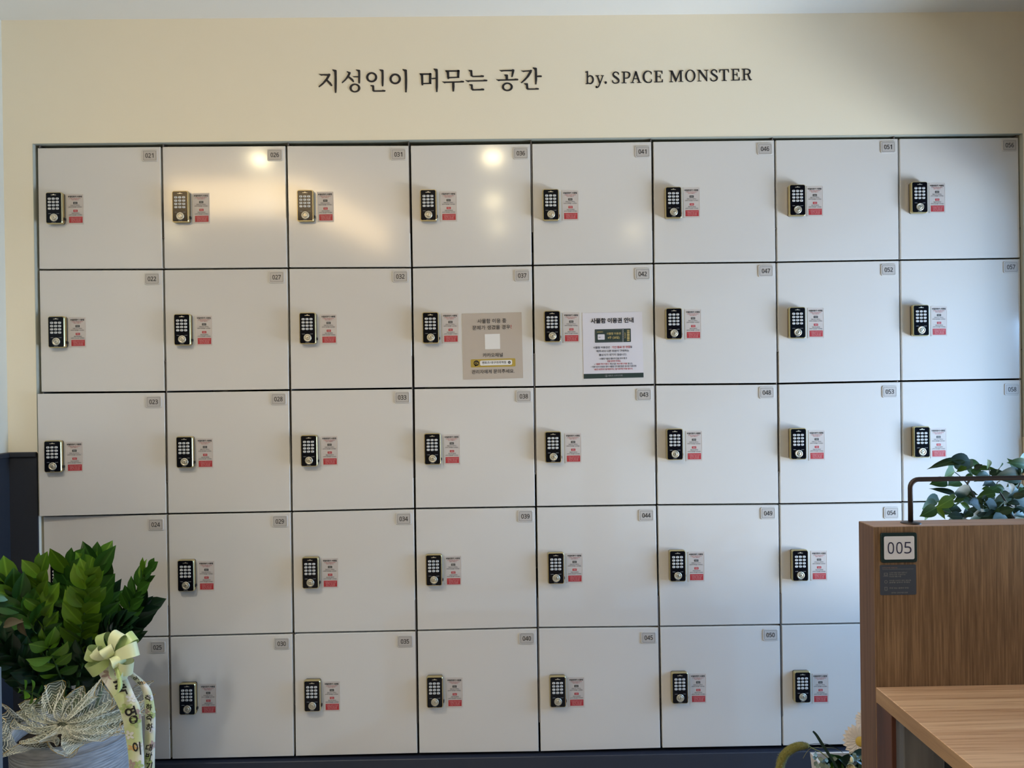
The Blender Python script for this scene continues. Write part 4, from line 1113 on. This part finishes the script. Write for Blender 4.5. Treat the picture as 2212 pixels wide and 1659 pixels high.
for m_, u, v, du, dv, a0 in (('fl_orange', 0.8, 0.20, 0.4, 0.03, 0.2), ('fl_white', 0.75, 0.42, 0.5, 0.035, 0.3), ('fl_mauve', 0.1, 0.57, 0.4, 0.03, 0.1), ('fl_green', 0.8, 0.60, 0.5, 0.035, 0.4), ('fl_white', 0.5, 0.72, 0.6, 0.035, 0.2),
                               ('fl_mauve', 0.8, 0.83, 0.42, 0.028, 0.6), ('fl_green', 0.3, 0.90, 0.5, 0.03, 0.2)):
    bloom(b, S2, m_, u, v, du, dv, 5, a0)
for ch, v in (('어', 0.11), ('민', 0.20), ('축', 0.43), ('하', 0.525), ('축', 0.625), ('하', 0.71), ('대', 0.845), ('박', 0.883), ('기', 0.922)):
    on_strip(b, S2, ch, 'ink', 0.42, v, 0.60, 0.068 if v < 0.8 else 0.034, 0.25)
b.build('print', t2)


def loop_(dx, dz, dy, length, high, width, m, tilt):
    """one bow loop: a teardrop of ribbon from the centre towards (dx, dy, dz)"""
    d = V((dx, dy, dz)).normalized()
    wax = V((math.sin(tilt), -0.35, math.cos(tilt))); wax = (wax - d * wax.dot(d)).normalized(); up = wax.cross(d)
    b = MB(); rows = []; n = 18
    for k in range(n + 1):
        q = k / n * math.tau; c_ = d * (length * (1 - math.cos(q)) / 2) + up * (high * math.sin(q) * (0.35 + 0.65 * (1 - math.cos(q)) / 2))
        wk = width * (0.55 + 0.45 * (1 - math.cos(q)) / 2)
        o_ = up * 0.0
        rows.append([c_ + wax * (wk * s) for s in (-0.5, -0.25, 0, 0.25, 0.5)])
    b.grid(rows, m); b.build('loop', bow)


px = (2.512 + YR) / FPX
for ang, L_, hi, wd, m_, ti, dy in ((22, 64, 20, 30, 'satin', 2.0, -0.30), (72, 54, 18, 28, 'satin', 1.3, -0.10), (112, 52, 17, 28, 'satin2', 0.8, -0.05), (160, 50, 16, 30, 'satin2', 0.2, -0.30), (208, 48, 16, 30, 'satin2', -0.1, -0.35),
                                  (-20, 54, 19, 30, 'satin', 0.4, -0.40), (-52, 50, 20, 28, 'satin', -0.5, -0.45), (45, 58, 17, 26, 'satin2', 2.0, 0.20), (95, 34, 13, 26, 'satin', 0.4, -0.90), (-5, 36, 14, 28, 'satin', 1.5, -0.95), (140, 40, 14, 26, 'satin', 0.6, -0.75)):
    a = math.radians(ang); loop_(math.cos(a), math.sin(a), dy, L_ * px * 1.08, hi * px, wd * px, m_, ti)

# pale board at the dark corner
g0 = P(0, 1440, -0.75); g1 = P(5.2, 1560, -0.75)
b = MB(); b.box(g1.x - 0.06, g1.x, -0.78, -0.75, 0, g0.z, 'greyboard', 0.001)
tag(b.build('pale_board'), 'narrow pale grey board standing at the dark wall beside the plant pot', 'board')

# ------------------------------------------------------------------ leafy shrub behind the screen
SY = -0.62
sb = P(2150, 1400, SY); SB = V((sb.x, SY, 0))
shrub = empty('potted_shrub', SB); tag(shrub, 'green shrub with heart shaped leaves standing behind the wooden screen', 'potted plant')
b = MB(); b.lathe([(0.001, 0), (0.10, 0), (0.13, 0.30), (0.135, 0.31), (0.12, 0.31), (0.118, 0.28)], 'potw', 36); b.build('pot', shrub)
b = MB(); b.lathe([(0.002, 0.285), (0.118, 0.28)], 'soil', 28); b.build('soil', shrub)
FL = {k: [leaf_mesh('leaf', m_, 8, wd, 0.34, 0.8, fo, cu, 0.10) for wd, fo, cu in ((0.68, 0.10, 0.16), (0.58, 0.2, 0.25), (0.64, 0.05, 0.10))] for k, m_ in (('g', 'fig'), ('l', 'fig_light'), ('d', 'fig_dark'))}
FN = [leaf_mesh('leaf', 'fig_dark', 8, 0.26, 0.35, 0.8, 0.2, 0.3), leaf_mesh('leaf', 'fig', 8, 0.34, 0.35, 0.8, 0.25, 0.35)]
Z8 = 8.132
# tip x, tip y, base x, base y (zoomed), kind, width class, depth
LV = [(930, 240, 1240, 290, 'd', 0), (585, 355, 1060, 275, 'd', 1), (845, 335, 1180, 300, 'd', 1), (940, 330, 1290, 380, 'd', 0), (810, 480, 965, 390, 'l', 0), (1040, 480, 1180, 380, 'l', 0), (740, 585, 975, 490, 'l', 0),
      (1500, 400, 1250, 300, 'g', 0), (1480, 345, 1350, 420, 'd', 0), (1600, 275, 1590, 400, 'g', 0), (1865, 345, 1740, 450, 'g', 0), (1690, 375, 1330, 445, 'd', 1), (1330, 540, 1230, 400, 'g', 0), (1560, 545, 1300, 470, 'g', 0),
      (1860, 465, 1630, 520, 'd', 0), (1990, 262, 2140, 500, 'g', 0), (1790, 560, 2110, 540, 'd', 0), (2212, 440, 2130, 540, 'g', 0), (1180, 570, 1300, 545, 'g', 0), (1400, 590, 1600, 560, 'd', 0), (580, 680, 840, 655, 'g', 0),
      (910, 695, 1060, 640, 'g', 0), (1550, 695, 1650, 640, 'd', 0), (640, 740, 1010, 880, 'd', 1), (950, 840, 1250, 820, 'd', 0), (1400, 870, 1130, 830, 'd', 0), (1400, 960, 1180, 900, 'd', 0), (1475, 780, 1610, 770, 'g', 0), (1590, 830, 1770, 740, 'g', 0),
      (1900, 780, 1740, 730, 'g', 0), (1920, 730, 2090, 640, 'g', 0), (1410, 900, 1680, 860, 'g', 0), (1670, 1000, 1600, 850, 'd', 0), (2010, 910, 1830, 850, 'd', 0), (1690, 1020, 1990, 930, 'd', 0), (2030, 840, 2212, 780, 'g', 0), (2010, 940, 2212, 880, 'g', 0),
      (770, 1000, 1000, 930, 'l', 0), (375, 1000, 700, 1000, 'g', 0), (350, 1090, 660, 1050, 'g', 0), (700, 1100, 940, 960, 'l', 0), (410, 1260, 650, 1120, 'g', 0), (400, 1320, 620, 1200, 'l', 0), (850, 1285, 640, 1110, 'l', 0), (640, 1170, 880, 1140, 'g', 0),
      (1000, 1010, 1130, 920, 'g', 0), (950, 1060, 1120, 1000, 'g', 0), (1330, 1200, 1110, 1040, 'l', 0), (1360, 1060, 1140, 960, 'g', 0), (900, 1150, 1060, 1110, 'd', 0), (880, 1250, 1110, 1270, 'd', 0), (820, 1325, 1140, 1310, 'd', 0), (1500, 1060, 1380, 940, 'd', 0),
      (1500, 1020, 1660, 1010, 'd', 0), (1580, 1100, 1350, 1110, 'g', 0), (1720, 1090, 1890, 1060, 'd', 0), (1440, 1170, 1700, 1120, 'd', 0), (1900, 1150, 1700, 1180, 'd', 0), (2050, 1130, 1800, 1180, 'd', 0), (1540, 1260, 1800, 1240, 'd', 0), (2090, 1290, 1800, 1240, 'd', 0),
      (1200, 1300, 1500, 1230, 'd', 0), (1400, 1320, 1600, 1250, 'd', 0), (2212, 1150, 2050, 1160, 'd', 0), (2100, 1220, 2212, 1250, 'd', 0), (2120, 1040, 2212, 1000, 'd', 0), (1700, 1310, 1900, 1290, 'd', 0), (2000, 1310, 2212, 1290, 'd', 0), (1180, 1260, 1300, 1200, 'd', 0)]
# the crown goes on beyond the frame
rf = random.Random(5)
for k in range(46):
    X = rf.uniform(1250, 2150); Y = rf.uniform(760, 1290); a = rf.uniform(0, math.tau); l = rf.uniform(170, 260)
    LV.append((X + l * math.cos(a), Y + l * 0.55 * math.sin(a), X, Y, rf.choice('gddd'), 0))
for k in range(40):
    X = rf.uniform(2230, 3000); Y = rf.uniform(250, 1300); a = rf.uniform(0, math.tau); l = rf.uniform(200, 300)
    LV.append((X + l * math.cos(a), Y + l * 0.6 * math.sin(a), X, Y, rf.choice('gdd'), 0))
rf = random.Random(9)
def sp_(X, Y, y): return P(1940 + X / Z8, 960 + Y / Z8, y)
TW = [[(2180, 1600), (2000, 1200), (1830, 900), (1640, 640), (1600, 400)], [(2120, 1600), (1600, 1360), (1300, 830), (1210, 690), (1100, 570), (950, 450)], [(1210, 690), (1250, 640), (1300, 540)], [(2180, 1600), (1920, 1080), (1740, 720), (1790, 640)],
      [(2200, 1600), (2060, 1000), (2150, 640), (2130, 480)], [(2100, 1600), (1420, 1130), (1380, 1010), (1250, 900)], [(2050, 1600), (1140, 1310), (840, 1190), (580, 1080), (480, 1050)], [(1140, 1310), (1300, 1230), (1600, 1250)],
      [(2100, 1600), (1700, 1060), (1640, 960)], [(2300, 1600), (2400, 1000), (2500, 500)], [(2350, 1600), (2700, 1100), (2800, 600)]]
for i, tw in enumerate(TW):
    y_ = SY + 0.03 * math.sin(i * 2.3)
    pts = smooth([tuple(sp_(X, Y, y_ - SB.y * 0) - SB) for X, Y in tw], 5)
    if i not in (2, 7): pts = [tuple(V((0.01 * math.cos(i), 0.01 * math.sin(i), 0.28)))] + pts
    n = len(pts); b = MB(); b.tube(pts, [max(0.0011, 0.004 * (1 - k / n)) for k in range(n)], 'twig', 6); b.build('twig', shrub)
for X1, Y1, X0, Y0, kd, nar in LV:
    y_ = SY + rf.uniform(-0.09, 0.09)
    a_ = sp_(X0, Y0, y_); t_ = sp_(X1, Y1, y_ - rf.uniform(0.0, 0.03)); d = t_ - a_
    me = rf.choice(FN) if nar else rf.choice(FL[kd])
    fl = 1 if rf.random() < 0.75 else -1
    place_leaf(me, shrub, SB, a_, d, V((rf.uniform(-0.4, 0.4), -1.0 * fl * rf.uniform(0.6, 1.0), rf.uniform(0.2, 0.7))), max(d.length * 1.02, 0.018))

# ------------------------------------------------------------------ flower arrangement beside the screen
FY = -0.55
fb = P(1850, 1659, FY); FB = V((fb.x, FY, 0))
arr = empty('flower_arrangement', FB); tag(arr, 'low arrangement of white gerberas and a drooping foxtail beside the desk screen', 'flowers')
def fq(X, Y, y=FY): return P(1660 + X / 9.217, 1530 + Y / 9.217, y) - FB
c0 = fq(935, 1008); ztop = c0.z
b = MB(); wdp = 0.26; hd = 0.035
def pq(x0, x1, y, z): return [(x0, -y, z), (x1, -y, z), (x1, y, z), (x0, y, z)]
b.loft([pq(c0.x + 0.03, c0.x + wdp - 0.03, hd - 0.01, 0), pq(c0.x, c0.x + wdp, hd, ztop), pq(c0.x + 0.007, c0.x + wdp - 0.007, hd - 0.007, ztop), pq(c0.x + 0.007, c0.x + wdp - 0.007, hd - 0.007, ztop - 0.02)], 'potw', True, False)
b.build('planter', arr)
b = MB(); b.add(pq(c0.x + 0.007, c0.x + wdp - 0.007, hd - 0.007, ztop - 0.018), [(0, 1, 2, 3)], 'soil'); b.build('soil', arr)
pe = leaf_mesh('petal', 'petal', 7, 0.33, 0.66, 3.0, 0.16, 0.15)
def gerbera(cx, cy, r_px, yy, tilt, n=22):
    c_ = fq(cx, cy, yy); r_ = r_px / 9.217 * (yy - CAM.y) / FPX
    g = empty('gerbera', c_); g.parent = arr; g['label'] = 'white gerbera bloom'
    nf = V((tilt[0], -1, tilt[1])).normalized(); xax = nf.cross(V((0, 0, 1))).normalized(); zax = xax.cross(nf)
    for k in range(n):
        for lay in (0, 1):
            a = (k + 0.5 * lay) * math.tau / n; d = xax * math.cos(a) + zax * math.sin(a)
            o = place_leaf(pe, g, V((0, 0, 0)), d * r_ * 0.16 + nf * 0.003 * lay, d + nf * (0.10 + 0.12 * lay), nf, r_ * (0.86 - 0.12 * lay)); o.name = 'petal'
    b = MB(); prf = [(0.0, 0.008), (0.16, 0.0075), (0.28, 0.005), (0.32, 0.0)]
    loops = [[(xax * math.cos(q) + zax * math.sin(q)) * (r_ * rr + 0.0001) + nf * hh for q in [i * math.tau / 18 for i in range(18)]] for rr, hh in prf]
    b.loft(loops, 'disc', False, True, True, True); b.build('flower_disc', g)
    b = MB(); b.tube([V((0, 0.004, 0)), V((0, 0.02, -0.05)), V((0.03, 0.03, -0.2))], 0.0025, 'zz_stem', 6); b.build('stem', g)
gerbera(1830, 660, 335, FY - 0.03, (-0.25, 0.25))
gerbera(1950, 260, 220, FY + 0.05, (-0.75, 0.1), 18)
# foxtail
fx = smooth([tuple(fq(*q, FY - 0.12)) for q in ((230, 1400), (225, 1190), (285, 980), (400, 850), (560, 765), (700, 745), (800, 750))], 6)
n = len(fx); rads = [0.0125 * (0.5 + 0.5 * math.sin(math.pi * min(1, 0.18 + 0.72 * k / n))) * (1 if k < n * 0.8 else 1 - (k / n - 0.8) * 2.2) for k in range(n)]
b = MB(); b.tube(fx, [r_ * 0.8 for r_ in rads], 'foxtail', 10); fo_ = b.build('foxtail_head', arr)
b = MB(); rb_ = random.Random(2)
for k in range(2, n - 1):
    c_ = V(fx[k]); tg = (V(fx[k + 1]) - V(fx[k - 1])).normalized()
    for i in range(46):
        r3 = V((rb_.gauss(0, 1), rb_.gauss(0, 1), rb_.gauss(0, 1))); r3 = (r3 - tg * r3.dot(tg)).normalized()
        p0 = c_ + r3 * rads[k] * 0.75 + tg * rb_.uniform(-0.003, 0.003); p1 = p0 + (r3 - tg * 0.7).normalized() * rb_.uniform(0.003, 0.0065); sd = r3.cross(tg) * 0.0005
        b.add([p0 + sd, p0 - sd, p1], [(0, 1, 2)], 'foxhair' if i % 3 == 0 else 'foxtail')
tag(b.build('bristle', fo_), kind='stuff')
st = smooth([tuple(fq(*q, FY - 0.10)) for q in ((800, 750), (900, 810), (1050, 880), (1250, 1060), (1400, 1300))], 5)
b = MB(); b.tube(st, 0.0012, 'foxtail', 6); b.build('foxtail_stem', arr)
# blades of grass
def blade(pts, wpx, m, y_):
    s = smooth([tuple(fq(*q, y_)) for q in pts], 6); b = MB(); k_ = (y_ - CAM.y) / FPX / 9.217; n = len(s); rows = []
    for i, p in enumerate(s):
        t = i / (n - 1); p = V(p); tg = (V(s[min(i + 1, n - 1)]) - V(s[max(i - 1, 0)])).normalized(); sd = tg.cross(V((0, -1, 0))).normalized()
        w_ = wpx * k_ * (0.35 + 0.65 * math.sin(math.pi * min(1, 0.1 + 0.9 * t)))
        rows.append([p - sd * w_ / 2, p + V((0, 0.0015, 0)), p + sd * w_ / 2])
    b.grid(rows, m); b.build('grass_blade', arr)
blade([(888, 458), (960, 540), (1060, 700), (1190, 900), (1330, 1120), (1400, 1260)], 62, 'blade', FY - 0.13)
blade([(800, 722), (950, 704), (1150, 712), (1350, 790), (1500, 900)], 12, 'blade', FY - 0.05)
blade([(690, 1000), (760, 880), (850, 800), (1000, 780)], 8, 'foxhair', FY - 0.09)
blade([(1000, 790), (1300, 790), (1500, 900)], 8, 'foxhair', FY - 0.04)
for (X1, Y1, X0, Y0, kd) in ((1330, 960, 1420, 1250, 'zz_mid'), (1500, 1190, 1300, 1120, 'zz_mid'), (1250, 1160, 1420, 1180, 'zz_bright'), (1700, 930, 1900, 1000, 'zz_dark'), (1180, 1040, 1330, 1200, 'zz_dark'), (1420, 1050, 1560, 1240, 'zz_dark'), (1130, 1180, 1300, 1290, 'zz_dark'), (1560, 1240, 1450, 1100, 'zz_dark'), (1760, 1180, 1650, 1080, 'zz_dark'), (1860, 1080, 1720, 1250, 'zz_mid'), (1480, 1010, 1640, 1120, 'zz_dark'), (1230, 1230, 1060, 1290, 'zz_dark')):
    a_ = fq(X0, Y0, FY - 0.10); t_ = fq(X1, Y1, FY - 0.13)
    o = place_leaf(leaf_mesh('broad_leaf', kd, 8, 0.7, 0.4, 1.4, 0.2, 0.2), arr, V((0, 0, 0)), a_, t_ - a_, V((0.1, -0.8, 0.5)), (t_ - a_).length); o.name = 'broad_leaf'
el = leaf_mesh('dusty_leaf', 'euc', 6, 0.8, 0.5, 1.0, 0.1, 0.1)
for k in range(34):
    X = rb_.uniform(930, 1280) if k < 22 else rb_.uniform(1640, 1850); Y = rb_.uniform(870, 1280) if k < 22 else rb_.uniform(880, 1150)
    if k < 22 and X > 1130 and Y < 980: Y += 120
    a_ = fq(X, Y, FY - 0.11 - rb_.uniform(0, 0.03)); a = rb_.uniform(0, math.tau)
    o = place_leaf(el, arr, V((0, 0, 0)), a_, V((math.cos(a), -0.4, math.sin(a))), V((rb_.uniform(-0.4, 0.4), -1, 0.6)), 0.0125); o.name = 'dusty_leaf'
for q in (((930, 860), (1000, 1000), (1100, 1150), (1250, 1320)), ((1620, 885), (1720, 950), (1800, 1060), (1850, 1250))):
    b = MB(); b.tube(smooth([tuple(fq(*z_, FY - 0.11)) for z_ in q], 4), 0.0013, 'euc', 5); b.build('dusty_stem', arr)
cp = leaf_mesh('cream_petal', 'cream_flower', 6, 0.9, 0.55, 1.2, 0.15, -0.35)
cc = fq(1590, 1150, FY - 0.14)
for k in range(9):
    a = k * math.tau / 9 + (0.3 if k % 2 else 0); d = V((math.cos(a), -0.55 - 0.3 * (k % 2), math.sin(a)))
    o = place_leaf(cp, arr, V((0, 0, 0)), cc, d, V((0, -1, 0.1)), 0.017 if k % 2 == 0 else 0.013); o.name = 'cream_petal'
bc_ = fq(1660, 1030, FY - 0.13)
b = MB(); b.lathe([(0.0005, -0.007), (0.004, -0.005), (0.0045, 0.0), (0.003, 0.006), (0.0004, 0.008)], 'cream_flower', 12); b.build('flower_bud', arr, bc_)
